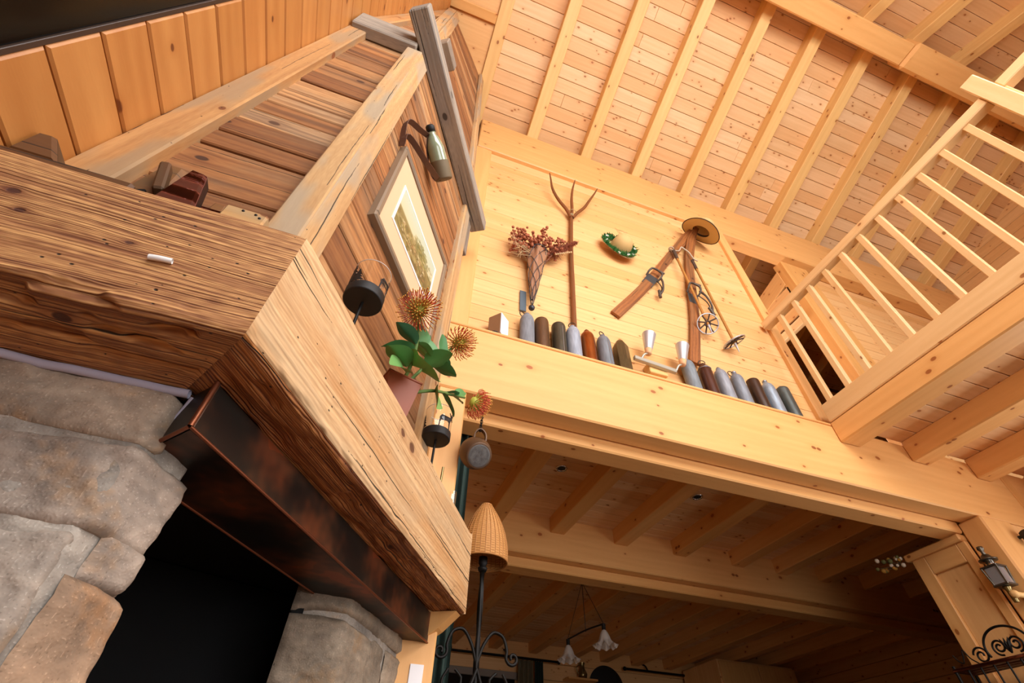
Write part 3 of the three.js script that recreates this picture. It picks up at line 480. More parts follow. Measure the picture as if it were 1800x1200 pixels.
{ // copper smoke apron under the slanting mantel
  const t = thing('copper_apron', 'dark patinated copper smoke apron boxed under the slanting mantel', 'smoke apron', [0, 1.25, -1.2]);
  const F0 = [-0.272, -0.702], F1 = [0.332, -1.748], E = [-0.338, -0.782], R0 = [-0.337, -0.937], R1 = [0.208, -1.80], y0 = 1.256, y1 = 1.342;
  const P = (q, y) => V(q[0], y, q[1]);
  part(t, 'front_panel', slab(P(F0, y0), P(F1, y0), P(F1, y1), P(F0, y1), 0.006, NB, 0.002), M.copper);
  part(t, 'end_panel', slab(P(E, y0), P(F0, y0), P(F0, y1), P(E, y1), 0.006, V(-1, 0, 0.8), 0.002), M.copper);
  part(t, 'end_panel', slab(P(F1, y0), P(R1, y0), P(R1, y1), P(F1, y1), 0.006, V(0, 0, -1), 0.002), M.copper);
  { const Q = new Poly(); Q.face([P(E, y0), P(F0, y0), P(F1, y0), P(R1, y0), P(R0, y0)].reverse(), (q) => [q.x, q.z]); Q.face([P(E, y0 + 0.006), P(F0, y0 + 0.006), P(F1, y0 + 0.006), P(R1, y0 + 0.006), P(R0, y0 + 0.006)], (q) => [q.x, q.z]); let g = Q.build(); part(t, 'bottom_panel', g, M.copper); }
  part(t, 'seam', [tube([P(F0, y0), P(F0, y1)], 0.0045), tube([P(E, y0), P(F0, y0)], 0.0035), tube([P(F0, y0), P(F1, y0)], 0.003), tube([P(R0, y0), P(R1, y0)], 0.003)], M.copperEdge, 'brighter folded copper edges');
}
{ // stone piers: every stone swept along the plan of the pier, rough and rounded at its edges
  const f = thing('stone_fireplace', 'rough grey stone fireplace with a black open hearth', 'fireplace', [-0.3, 0, -1.0]);
  function stone(path, y0, y1, mat, amp, sd, wob = 0.01) {
    const L = [0]; for (let i = 1; i < path.length; i++) L.push(L[i - 1] + Math.hypot(path[i][0] - path[i - 1][0], path[i][1] - path[i - 1][1])); const T = L[L.length - 1];
    const at = (s) => { s = Math.max(0, Math.min(T, s)); let i = 1; while (i < path.length - 1 && s > L[i]) i++; const t = (s - L[i - 1]) / (L[i] - L[i - 1]); return V(lerp(path[i - 1][0], path[i][0], t), 0, lerp(path[i - 1][1], path[i][1], t)); };
    const nu = Math.max(24, Math.round(T / 0.009)), nv = Math.max(14, Math.round((y1 - y0) / 0.008)), cap = 0.035;
    const g = grid(nu, nv + 8, (u, v) => {
      const s = u * T, k = Math.round(v * (nv + 8)); let q = at(s), a = at(s - 0.02), b = at(s + 0.02), tx = b.x - a.x, tz = b.z - a.z, l = Math.hypot(tx, tz); const n = V(-tz / l, 0, tx / l);
      const vv = Math.min(1, Math.max(0, (k - 4) / nv)), side = k < 4 ? (4 - k) / 4 : k > nv + 4 ? (k - nv - 4) / 4 : 0;
      const yy = lerp(y0 + wob * noise2(s * 7 + sd, 1.3, 999, 999), y1 + wob * noise2(s * 7 + sd, 8.3, 999, 999), vv);
      const ed = Math.min(vv * (y1 - y0), (1 - vv) * (y1 - y0), s, T - s);
      let d = amp * 1.1 * fbm3(q.x * 8 + sd, yy * 10, q.z * 8) + amp * 0.9 * (0.4 - Math.abs(noise3(q.x * 9 + sd, yy * 14 + q.x * 9, q.z * 9))) + amp * 0.5 * (0.3 - Math.abs(noise3(q.x * 24 + sd, yy * 34 + q.x * 22, q.z * 24))) + amp * 0.25 * noise3(q.x * 70, yy * 70 + sd, q.z * 70) - 0.008 * Math.pow(Math.max(0, 1 - ed / 0.009), 2) - side * cap;
      q.addScaledVector(n, -d * -1); q.y = yy; return { p: q, u: s + sd * 0.37, v: yy + side * cap + sd * 0.61 };
    }, false);
    return g;
  }
  const L = -0.84, S = (path, y0, y1, m, amp, sd, w) => part(f, 'stone', stone(path, y0, y1, m, amp, sd, w), m);
  const back = (x, z) => [x, z];
  S([[L, -0.742], [-0.6, -0.742]], 1.238, 1.334, M.stone[1], 0.010, 2);
  S([[-0.597, -0.742], [-0.335, -0.742], [-0.318, -0.772], [-0.36, -0.86]], 1.238, 1.336, M.stone[0], 0.008, 5, 0.006);
  S([[L, -0.75], [-0.335, -0.75], [-0.282, -0.838], [-0.36, -0.97]], 1.112, 1.232, M.stone[1], 0.012, 9, 0.007);
  S([[-0.318, -0.778], [-0.280, -0.842], [-0.36, -0.97]], 1.062, 1.118, M.stone[1], 0.010, 12, 0.008);
  S([[L, -0.745], [-0.56, -0.745]], 0.90, 1.105, M.stone[4], 0.016, 15);
  S([[-0.555, -0.745], [-0.345, -0.745], [-0.335, -0.76]], 0.955, 1.102, M.stone[2], 0.018, 19);
  S([[-0.325, -0.765], [-0.30, -0.80], [-0.272, -0.848], [-0.36, -0.99]], 0.86, 1.056, M.stone[3], 0.010, 23, 0.008);
  S([[L, -0.745], [-0.45, -0.745]], 0.70, 0.895, M.stone[0], 0.014, 27); S([[-0.55, -0.745], [-0.335, -0.75]], 0.72, 0.948, M.stone[1], 0.014, 28);
  S([[L, -0.745], [-0.33, -0.75], [-0.275, -0.845], [-0.36, -0.99]], 0.5, 0.695, M.stone[2], 0.014, 31); S([[-0.33, -0.76], [-0.275, -0.845], [-0.36, -0.99]], 0.70, 0.855, M.stone[4], 0.012, 33);
  S([[L, -0.745], [-0.33, -0.75], [-0.275, -0.845], [-0.36, -0.99]], 0.25, 0.495, M.stone[0], 0.014, 36); S([[L, -0.745], [-0.33, -0.75], [-0.275, -0.845], [-0.36, -0.99]], 0, 0.245, M.stone[3], 0.014, 39);
  const J = [[-0.10, -1.38], [0.04, -1.385], [0.17, -1.61], [0.275, -1.79], [0.285, -1.83]];
  S(J, 1.218, 1.34, M.stone[4], 0.012, 44); S([J[0], J[1], J[2]], 1.06, 1.207, M.stone[4], 0.014, 47); S([[0.172, -1.62], J[3], J[4]], 1.02, 1.207, M.stone[4], 0.016, 50);
  S(J, 0.85, 1.05, M.stone[2], 0.014, 53); S(J, 0.6, 0.84, M.stone[0], 0.014, 56); S(J, 0.3, 0.59, M.stone[4], 0.014, 59); S(J, 0, 0.29, M.stone[2], 0.014, 62);
  // mortar cores slightly behind the stone faces
  const core = (path, y1, sd) => stone(path, 0, y1, null, 0.006, sd, 0);
  part(f, 'mortar', [core([[L, -0.750], [-0.342, -0.750], [-0.293, -0.838], [-0.37, -0.97]], 1.33, 71), core([[-0.1, -1.395], [0.036, -1.39], [0.268, -1.795], [0.272, -1.83]], 1.33, 75)], M.mortar);
  part(f, 'firebox', [slab(V(-0.36, 0, -0.96), V(-0.36, 1.34, -0.96), V(-0.86, 1.34, -1.5), V(-0.86, 0, -1.5), 0.03, V(1, 0, -0.5)), slab(V(-0.86, 0, -1.4), V(-0.86, 1.34, -1.4), V(0.05, 1.34, -1.80), V(0.05, 0, -1.80), 0.03, V(0.4, 0, 1)), slab(V(-0.10, 0, -1.385), V(-0.10, 1.34, -1.385), V(-0.1, 1.34, -1.82), V(-0.1, 0, -1.82), 0.03, XL), slab(V(-0.87, 1.345, -0.80), V(-0.36, 1.345, -0.80), V(0.20, 1.345, -1.77), V(-0.87, 1.345, -1.82), 0.03, YD)], M.soot, 'soot-black hearth');
  // sealing bead under the dark mantel
  const bead = []; for (let i = 0; i <= 14; i++) bead.push(V(lerp(-0.8, -0.315, i / 14), 1.3345 + 0.003 * noise2(i * 1.3, 2.2), -0.741 + 0.005 * noise2(i * 0.9, 7.1)));
  part(f, 'sealing_bead', [tube(bead, 0.0075, 8, 60), tube([V(-0.309, 1.336, -0.752), V(-0.32, 1.30, -0.768), V(-0.332, 1.258, -0.778)], 0.007)], M.caulk, 'pale grey sealing bead');
}

// ------------------------------------------------------------------ bottles on the ledge
{
  const G = {
    round: lathe([[0, 0], [0.041, 0], [0.044, 0.006], [0.045, 0.03], [0.045, 0.225], [0.043, 0.25], [0.036, 0.272], [0.024, 0.287], [0.017, 0.293], [0.0165, 0.306], [0.012, 0.31], [0, 0.31]], 28),
    flat: lathe([[0, 0], [0.042, 0], [0.045, 0.006], [0.045, 0.262], [0.042, 0.276], [0.034, 0.284], [0, 0.286]], 28),
    hex: lathe([[0, 0], [0.047, 0], [0.049, 0.006], [0.049, 0.245], [0.036, 0.275], [0.012, 0.305], [0, 0.31]], 6).toNonIndexed(),
    cap: lathe([[0, 0], [0.017, 0], [0.017, 0.014], [0.012, 0.02], [0, 0.021]], 16), knob: ball(V(0, 0.008, 0), 0.012),
    seam: cbox(-0.002, 0.002, 0.01, 0.24, 0.0435, 0.0475, 'y', 0.001), band: ring(V(0, 0, 0), 0.0435, 0.003, Y1), handle: ring(V(0, 0.02, 0), 0.022, 0.0032, Z1, 20, 6),
  };
  G.hex.computeVertexNormals();
  const mt = { wire: std('#4c4138', 0.5, 0.7), zinc: std('#a2a6aa', 0.35, 0.8), paper: std('#e6dcb8', 0.8) };
  // x, z, body shape, colour, parts, tilt, label
  const L = [
    [0.665, -1.762, 'round', '#8e9096', ['handle'], 'matt grey bottle with a wire loop, leftmost of the bottle rows beside the box', 0.7, 0.1],
    [0.760, -1.762, 'flat', '#6e4c30', [], 'plain brown flat-topped bottle, second from left in the left row', 0.45, 0.4],
    [0.874, -1.762, 'flat', '#57503f', ['seam'], 'dark flat-topped bottle with an upright pale seam, third in the left row', 0.4, 0.5],
    [0.970, -1.758, 'round', '#b0b6c2', ['handle'], 'pale blue-grey bottle with an upright ring, just under the pitchfork handle', 0.6, 0.3],
    [1.072, -1.762, 'round', '#b4642c', ['knob'], 'bright copper bottle with a small knob, fifth in the left row', 0.3, 0.8],
    [1.184, -1.762, 'round', '#868a90', ['handle', 'seam'], 'mottled grey bottle with a seam and wire ring, sixth in the left row', 0.6, 0.3],
    [1.305, -1.762, 'hex', '#6a5532', [], 'olive-brown faceted bottle with a pointed top beside the wall lamp', 0.35, 0.5],
    [1.806, -1.762, 'round', '#8c949a', ['knob'], 'grey-green bottle right beside the wall lamp, first of the right row', 0.6, 0.3],
    [1.939, -1.762, 'round', '#5a3324', ['band', 'handle'], 'reddish-brown bottle with a silvery shoulder band and wire ring', 0.3, 0.3],
    [2.066, -1.762, 'round', '#a4a8b0', ['knob'], 'light grey bottle third in the right row, next to the red-brown one', 0.55, 0.4],
    [2.196, -1.762, 'round', '#959ba4', ['cap', 'handle', 'tag'], 'grey bottle with side ring and cream paper label, in the right row', 0.55, 0.4],
    [2.333, -1.762, 'flat', '#4c3528', ['knob'], 'dark brown bottle, third from the right end of the ledge', 0.3, 0.3],
    [2.455, -1.762, 'round', '#a6b4c2', ['cap'], 'pale blue-grey bottle, second from the right end of the ledge', 0.45, 0.4],
    [2.582, -1.760, 'flat', '#5c625e', ['cap'], 'dark grey-green bottle with a bright cap at the ledge right end', 0.4, 0.4],
  ];
  for (const [x, z, kind, col, extra, label, ro, me] of L) {
    const t = thing('bottle', label, 'bottle', [x, 2.7665, z], 'old metal bottles standing on the ledge');
    const top = kind === 'flat' ? 0.286 : 0.305;
    sub(t, 'body', G[kind].clone(), M.bottle(col, ro, me));
    for (const e of extra) {
      if (e === 'handle') { const g = sub(t, 'ring_handle', G.handle.clone(), mt.wire); g.position.y = top - 0.004; g.rotation.y = rr(-0.5, 0.5); if (label.includes('side')) { g.position.set(-0.03, top - 0.03, 0); } }
      if (e === 'cap') sub(t, 'cap', G.cap.clone(), mt.zinc).position.y = top - 0.002;
      if (e === 'knob') sub(t, 'knob', G.knob.clone(), mt.wire).position.y = top - 0.004;
      if (e === 'seam') { const g = sub(t, 'seam', G.seam.clone(), mt.zinc); g.rotation.y = 0.15; }
      if (e === 'band') { const g = sub(t, 'shoulder_band', G.band.clone(), mt.zinc); g.position.y = 0.252; }
      if (e === 'tag') { const g = new THREE.CylinderGeometry(0.0456, 0.0456, 0.05, 8, 1, true, 0.35, 0.9); sub(t, 'paper_label', g, mt.paper).position.y = 0.2; }
    }
  }
}
{ // small box at the left end of the ledge, standing on edge towards the room
  const t = thing('standing_box', 'small brown box with a white side turned cornerwise, at the ledge left end', 'box', [0.482, 2.7665, -1.755]);
  t.rotation.y = 0.72;
  sub(t, 'box_body', cbox(-0.042, 0.042, 0, 0.175, -0.042, 0.042, 'y', 0.003), std('#8a6647', 0.5));
  sub(t, 'white_side', cbox(-0.041, 0.041, 0.002, 0.174, 0.0425, 0.046, 'y', 0.001), std('#e4e2e8', 0.5));
  sub(t, 'base_foot', cyl(V(-0.035, 0, 0), V(-0.035, 0.012, 0), 0.03), M.black);
}
{ // double wall lamp
  const t = thing('wall_lamp', 'wall lamp with two brushed metal cone spots on a pale bar', 'lamp', [1.53, 2.84, -1.79]), bar = std('#b4b0a0', 0.4, 0.5), peach = std('#e0a878', 0.6);
  part(t, 'base_block', cbox(1.485, 1.615, 2.85, 2.935, -1.819, -1.75, 'x', 0.004), M.rafter[1]);
  part(t, 'bar', beam(V(1.372, 2.918, -1.735), V(1.668, 2.893, -1.735), 0.03, 0.026, Y1, 0.003), bar);
  for (const [x, y, dx] of [[1.472, 2.965, 0.024], [1.722, 2.952, 0.024]]) {
    const d = V(dx, 0.15, 0.02);
    part(t, 'joint', tube([V(x - 0.05, y - 0.05, -1.735), V(x - 0.03, y - 0.01, -1.72), V(x, y + 0.01, -1.715)], 0.007), bar);
    part(t, 'bulb_collar', toAxis(lathe([[0, 0], [0.02, 0], [0.024, 0.045], [0, 0.045]], 20), V(x, y, -1.715), d), peach);
    part(t, 'cone_shade', toAxis(lathe([[0.023, 0.04], [0.026, 0.043], [0.045, 0.172], [0.043, 0.176], [0.040, 0.172], [0.02, 0.05]], 28), V(x, y, -1.715), d), M.alu);
  }
}
// ------------------------------------------------------------------ tools and hats on the back wall
{
  const wd = new THREE.MeshStandardMaterial({ ...wPost, color: '#b08050', roughness: 0.7, bumpScale: 0.001 });
  const t = thing('pitchfork', 'old wooden three-pronged pitchfork hung upright on the pine wall', 'pitchfork', [1.05, 3.1, -1.79]);
  part(t, 'handle', taper([V(1.004, 3.08, -1.795), V(1.028, 3.6, -1.79), V(1.048, 4.0, -1.79), V(1.090, 4.61, -1.785)], 0.0175, 0.0165, 10, 24), wd);
  part(t, 'prong', taper([V(1.083, 4.58, -1.78), V(1.047, 4.67, -1.77), V(0.96, 4.80, -1.755), V(0.905, 4.92, -1.735), V(0.885, 5.07, -1.715), V(0.873, 5.16, -1.705)], (u) => lerp(0.0155, 0.005, u * u), 0, 8, 28), wd);
  part(t, 'prong', taper([V(1.09, 4.58, -1.78), V(1.098, 4.72, -1.765), V(1.098, 4.86, -1.75), V(1.115, 5.05, -1.735), V(1.15, 5.25, -1.72)], (u) => lerp(0.0155, 0.005, u * u), 0, 8, 28), wd);
  part(t, 'prong', taper([V(1.097, 4.58, -1.78), V(1.145, 4.675, -1.77), V(1.22, 4.80, -1.755), V(1.285, 4.96, -1.74), V(1.345, 5.11, -1.725), V(1.385, 5.22, -1.715)], (u) => lerp(0.015, 0.005, u * u), 0, 8, 28), wd);
  part(t, 'binding', [ring(V(1.088, 4.60, -1.782), 0.021, 0.004, V(0.1, 1, 0)), ring(V(1.09, 4.615, -1.781), 0.022, 0.004, V(-0.1, 1, 0)), ring(V(1.1, 4.66, -1.775), 0.036, 0.0035, V(0.1, 1, 0.1))], M.twine);
}
{ // dried bouquet in a wire wall cone
  const t = thing('dried_bouquet', 'rust-coloured dried flowers in a wire cone hung left of the pitchfork', 'bouquet', [0.72, 3.13, -1.74]), zc = -1.735, wire = std('#45484c', 0.5, 0.7);
  const tip = V(0.70, 3.19, -1.765), C = V(0.732, 3.76, zc), cen = (u) => tip.clone().lerp(C, u), R = (u) => 0.006 + 0.068 * Math.pow(u, 0.85);
  const sp = (ph, turns) => { const p = []; for (let i = 0; i <= 26; i++) { const u = i / 26, a = ph + turns * 2 * Math.PI * u, c = cen(u); p.push(V(c.x + R(u) * Math.cos(a), c.y, c.z + R(u) * Math.sin(a))); } return tube(p, 0.0022, 5, 52); };
  part(t, 'wire_cone', [...[0, 1, 2, 3, 4].map((k) => sp(k * 1.257, 0.75)), ...[0, 1, 2, 3, 4].map((k) => sp(k * 1.257 + 0.5, -0.75)), ring(C, 0.075, 0.0035, Y1, 32, 6)], wire);
  part(t, 'finial', ball(V(0.698, 3.155, -1.765), 0.021), wire);
  part(t, 'hanging_plate', slab(V(0.632, 3.155, -1.805), V(0.632, 3.36, -1.805), V(0.676, 3.36, -1.805), V(0.676, 3.155, -1.805), 0.006, Z1, 0.001), std('#5c6a74', 0.5, 0.4));
  const wrapT = []; part(t, 'wrapping', grid(36, 18, (u, v) => { const c = cen(0.08 + v * 0.9), a = u * Math.PI * 2, r = (R(0.08 + v * 0.9) - 0.006) * (1 + 0.12 * Math.sin(a * 5 + v * 6) + 0.08 * Math.sin(a * 9 - v * 9)); return { p: V(c.x + r * Math.cos(a), c.y, c.z + r * Math.sin(a)), u: u, v: v }; }), new THREE.MeshPhysicalMaterial({ color: '#a07458', roughness: 0.3, clearcoat: 0.6, side: THREE.DoubleSide }), 'brown cellophane wrapping');
  seed = 4242; const heads = [], stems = [], grass = [], plume = [];
  const tuft = (x, y, z, r, n) => { for (let i = 0; i < n; i++) { const d = V(rr(-1, 1), rr(-0.8, 1), rr(-1, 1)).multiplyScalar(r); heads.push(ball(V(x + d.x, y + d.y, z + d.z), rr(0.006, 0.014), 6, 5)); } };
  for (const [x, y, r, n] of [[0.60, 3.79, 0.075, 80], [0.57, 3.88, 0.05, 40], [0.66, 3.82, 0.075, 80], [0.735, 3.84, 0.065, 70], [0.79, 3.93, 0.055, 40], [0.80, 4.05, 0.03, 14], [0.84, 3.84, 0.065, 60], [0.60, 3.96, 0.035, 16], [0.90, 3.92, 0.04, 26], [0.70, 3.90, 0.05, 26]]) { tuft(x, y, zc + rr(-0.02, 0.04), r, n); for (let k = 0; k < 3; k++) stems.push(tube([V(0.73 + rr(-0.04, 0.04), 3.6, zc), V(lerp(0.73, x, 0.6), 3.75, zc), V(x + rr(-0.03, 0.03), y + rr(-0.03, 0.03), zc + 0.01)], 0.0022, 5)); }
  for (let i = 0; i < 420; i++) { const u = rnd(), c = V(0.83, 3.80, zc).lerp(V(1.05, 4.04, zc + 0.03), u), r = 0.06 * (1 - u * 0.7); plume.push(taper([c, c.clone().add(V(rr(-0.4, 1) * r, rr(-0.6, 1) * r, rr(-1, 1) * r)), c.clone().add(V(rr(0.2, 1.6) * r, rr(-0.4, 1.4) * r, rr(-1.2, 1.2) * r))], 0.0022, 0.0008, 4, 3)); }
  for (let i = 0; i < 16; i++) { const a = rr(0, 1); grass.push(tube([V(0.70, 3.74, zc), V(0.62 + rr(-0.03, 0.03), 3.72 + rr(-0.1, 0.05), zc + 0.04), V(0.5 + rr(-0.05, 0.1), 3.72 + rr(-0.16, 0.12), zc + rr(0, 0.08))], 0.0011, 4)); }
  for (let i = 0; i < 9; i++) grass.push(ball(V(0.87 + 0.016 * i, 3.775 + 0.012 * i, zc + 0.03), 0.008, 6, 5));
  part(t, 'seed_heads', heads, std('#a45c3c', 0.8)).userData.kind = 'stuff'; part(t, 'stems', stems, std('#7a4a30', 0.8)).userData.kind = 'stuff';
  part(t, 'plume', plume, std('#8e4a30', 0.9)).userData.kind = 'stuff'; part(t, 'grass_blades', grass, std('#d8b98a', 0.8)).userData.kind = 'stuff';
}
{ // moss-trimmed straw hat, flat against the wall with the crown outwards
  const t = thing('moss_hat', 'small straw hat ringed with green moss, hung right of the pitchfork', 'hat', [1.50, 4.13, -1.80]), o = V(1.50, 4.30, -1.79);
  const rim = (a) => 0.158 * (1 + 0.09 * Math.cos(2 * a + 0.8) + 0.05 * Math.sin(3 * a));
  part(t, 'brim', grid(48, 8, (u, v) => { const a = u * Math.PI * 2, r = rim(a) * v; return { p: V(o.x + r * Math.cos(a), o.y + r * Math.sin(a), o.z + 0.012 + 0.03 * v * v + 0.008 * Math.sin(a * 2)), u: r * Math.cos(a), v: r * Math.sin(a) }; }), M.straw);
  part(t, 'crown', grid(40, 14, (u, v) => { const a = u * Math.PI * 2, r = 0.092 * Math.sqrt(Math.max(0, 1 - Math.pow(v, 2.6))) , h = 0.012 + 0.135 * v; return { p: V(o.x + 0.02 + r * Math.cos(a), o.y + 0.01 + r * Math.sin(a), o.z + h), u: u * 0.5, v: v * 0.2 }; }), M.straw);
  seed = 818; const moss = [], fl = [];
  for (let i = 0; i < 620; i++) { const a = rnd() * 6.283, q = rr(0.62, 0.93), r = rim(a) * q, p = V(o.x + r * Math.cos(a), o.y + r * Math.sin(a), o.z + 0.02 + 0.03 * q * q), d = V(rr(-0.022, 0.022), rr(-0.022, 0.022), rr(0.008, 0.03)); moss.push(taper([p, p.clone().add(d)], 0.006, 0.0015, 4, 1)); }
  for (const [a, q] of [[3.0, 0.72], [2.5, 0.8], [4.5, 0.85], [5.2, 0.8], [5.6, 0.86], [0.1, 0.8]]) for (let k = 0; k < 5; k++) { const r = rim(a) * q; fl.push(ball(V(o.x + r * Math.cos(a) + rr(-0.01, 0.01), o.y + r * Math.sin(a) + rr(-0.01, 0.01), o.z + 0.052), 0.008, 6, 5)); }
  part(t, 'moss', moss, std('#2f6a2c', 0.9)).userData.kind = 'stuff'; part(t, 'flowers', fl, std('#efe9dc', 0.8)).userData.kind = 'stuff';
  const wisps = []; for (let i = 0; i < 14; i++) wisps.push(tube([V(o.x + rr(-0.04, 0.05), o.y + 0.08, o.z + 0.1), V(o.x + rr(-0.05, 0.06), o.y + 0.13, o.z + 0.11), V(o.x + rr(-0.06, 0.08), o.y + rr(0.15, 0.18), o.z + 0.1)], 0.0012, 4)); part(t, 'straw_wisps', wisps, M.straw).userData.kind = 'stuff';
}
{ // pair of old skis, poles, straw hat on the tips
  const wd = new THREE.MeshStandardMaterial({ ...wOld, color: '#d8b48c', roughness: 0.6, bumpScale: 0.001 }), metal = std('#565c60', 0.45, 0.7), rust = std('#5f564e', 0.55, 0.6);
  const binding = (t, c, d, s) => {      // d along the ski, s across
    const n = d.clone().cross(s).normalize(); if (n.z < 0) n.negate();
    const P = (a, b, h) => c.clone().addScaledVector(d, a).addScaledVector(s, b).addScaledVector(n, h);
    part(t, 'toe_plate', slab(P(-0.11, -0.047, 0.014), P(0.07, -0.047, 0.014), P(0.07, 0.047, 0.014), P(-0.11, 0.047, 0.014), 0.006, n, 0.001), metal);
    part(t, 'toe_iron', [tube([P(0.02, -0.052, 0.012), P(0.05, -0.056, 0.05), P(0.09, -0.045, 0.062), P(0.12, 0, 0.055)], 0.009, 6), tube([P(0.02, 0.052, 0.012), P(0.05, 0.056, 0.05), P(0.09, 0.045, 0.062), P(0.12, 0, 0.055)], 0.009, 6), cyl(P(0.12, -0.02, 0.055), P(0.12, 0.06, 0.06), 0.008)], rust);
    part(t, 'heel_cable', [tube([P(0.06, 0.055, 0.04), P(-0.02, 0.09, 0.06), P(-0.11, 0.13, 0.05), P(-0.19, 0.135, 0.03)], 0.009, 6), tube([P(0.02, 0.05, 0.02), P(-0.05, 0.11, 0.03), P(-0.19, 0.135, 0.03)], 0.005, 6), cyl(P(-0.13, 0.11, 0.035), P(-0.2, 0.15, 0.03), 0.012)], rust);
  };
  const A = thing('ski', 'old wooden ski leaning diagonally to the left, tip under the other ski', 'ski', [1.9, 3.36, -1.80], 'pair of old skis on the back wall'), da = V(0.535, 0.845, 0).normalize(), sa = V(0.845, -0.535, 0).normalize();
  part(A, 'ski_body', ribbon([V(1.35, 3.397, -1.802), V(1.70, 3.90, -1.800), V(2.0, 4.39, -1.80), V(2.25, 4.79, -1.79), V(2.37, 4.99, -1.765), V(2.45, 5.10, -1.71)], 0.078, 0.018, sa, 40, (u) => (u < 0.9 ? 1.0 + 0.12 * Math.max(0, (u - 0.6) / 0.3) : 1.12 - 5.5 * (u - 0.9))), wd);
  binding(A, V(1.765, 4.005, -1.805), da, sa);
  const B = thing('ski', 'old wooden ski standing nearly upright, its curved tip through a straw hat', 'ski', [2.1, 3.1, -1.77], 'pair of old skis on the back wall'), db = V(0.13, 0.99, 0).normalize(), sb = V(0.99, -0.13, 0).normalize();
  part(B, 'ski_body', ribbon([V(1.908, 3.10, -1.79), V(2.06, 3.62, -1.785), V(2.135, 3.95, -1.78), V(2.235, 4.40, -1.775), V(2.34, 4.75, -1.77), V(2.42, 4.98, -1.745), V(2.46, 5.08, -1.69)], 0.08, 0.018, X1, 40, (u) => (u < 0.9 ? 1.0 + 0.15 * Math.max(0, (u - 0.6) / 0.3) : 1.15 - 5.5 * (u - 0.9))), wd);
  binding(B, V(2.13, 3.93, -1.785), db, sb);
  const pole = (label, a, b, ax, R) => {
    const t = thing('ski_pole', label, 'ski pole', [b.x, b.y - 0.05, b.z], 'pair of bamboo ski poles'), d = b.clone().sub(a).normalize(), cane = std('#b07838', 0.5), lea = std('#4a382c', 0.7);
    part(t, 'shaft', taper([a, b], (u) => 0.0105 + 0.0015 * (Math.sin(u * 60) > 0.93 ? 1 : 0), 0, 8, 60), cane);
    part(t, 'grip', cyl(a, a.clone().addScaledVector(d, 0.14), 0.0155, 0.014), lea);
    const c = b.clone().addScaledVector(d, -0.02), n = ax.clone().normalize(), e1 = n.clone().cross(V(0, 0.3, 1)).normalize(), e2 = n.clone().cross(e1);
    part(t, 'basket_ring', ring(c, R, 0.005, n, 36, 8), M.alu);
    part(t, 'basket_straps', [0, 1, 2, 3].map((k) => { const g = e1.clone().multiplyScalar(Math.cos(k * 0.785 + 0.2)).addScaledVector(e2, Math.sin(k * 0.785 + 0.2)); return tube([c.clone().addScaledVector(g, -R), c.clone().addScaledVector(d, -0.012), c.clone().addScaledVector(g, R)], 0.006, 6); }).concat([ring(c, 0.02, 0.006, n, 14, 6)]), lea);
    part(t, 'tip', cyl(b, b.clone().addScaledVector(d, 0.09), 0.011, 0.002), M.alu);
  };
  pole('bamboo ski pole crossing the upright ski, round basket facing out', V(2.10, 4.56, -1.755), V(2.105, 3.50, -1.725), V(-0.35, -0.75, 0.8), 0.078);
  pole('bamboo ski pole right of the upright ski, basket seen edge-on', V(2.29, 4.51, -1.765), V(2.305, 3.385, -1.735), V(-0.5, 1.0, 0.1), 0.084);
  solo('binding_strap', [tube([V(2.08, 4.60, -1.77), V(2.13, 4.55, -1.74), V(2.20, 4.66, -1.745)], 0.007, 6), ring(V(2.09, 4.60, -1.765), 0.02, 0.006, V(0.3, 1, 0)), tube([V(2.20, 4.66, -1.742), V(2.26, 4.60, -1.74), V(2.29, 4.50, -1.74), V(2.33, 4.50, -1.745)], 0.008, 6)], std('#b9a68c', 0.8), 'pale cord tying the ski poles to the two skis', 'cord');
  const h = thing('straw_hat', 'dark-rimmed straw sun hat hung on the ski tips', 'hat', [2.44, 4.93, -1.66]), ax = V(0.367, 0.683, 0.625).normalize(), e1 = ax.clone().cross(V(-0.3, 1, -0.6)).normalize(), e2 = ax.clone().cross(e1), o = V(2.468, 4.986, -1.672);
  const P = (a, r, k) => o.clone().addScaledVector(e1, r * Math.cos(a)).addScaledVector(e2, r * Math.sin(a) * 1.04).addScaledVector(ax, k);
  part(h, 'brim', grid(56, 10, (u, v) => { const a = u * 6.2832, r = lerp(0.085, 0.186, v); return { p: P(a, r, 0.012 * Math.sin(2 * a) * v), u: r * Math.cos(a), v: r * Math.sin(a) }; }), M.straw);
  part(h, 'crown', grid(48, 14, (u, v) => { const a = u * 6.2832, k = 0.115 * Math.sin(Math.min(1, v * 1.5) * Math.PI / 2), r = v < 0.5 ? 0.085 - 0.008 * v : 0.081 * Math.sqrt(Math.max(0, 1 - Math.pow((v - 0.5) * 2, 2.2))); return { p: P(a, r, k), u: u * 0.6, v: v * 0.3 }; }), M.straw);
  part(h, 'rim_piping', tube([...Array(32)].map((_, i) => { const a = i / 32 * 6.2832; return P(a, 0.186, 0.012 * Math.sin(2 * a)); }), 0.0045, 6, 96, true), std('#3a2a1e', 0.8));
  part(h, 'sweatband', grid(48, 1, (u, v) => ({ p: P(u * 6.2832, 0.083, 0.002 + 0.02 * v), u, v })), std('#3a2c22', 0.8));
}
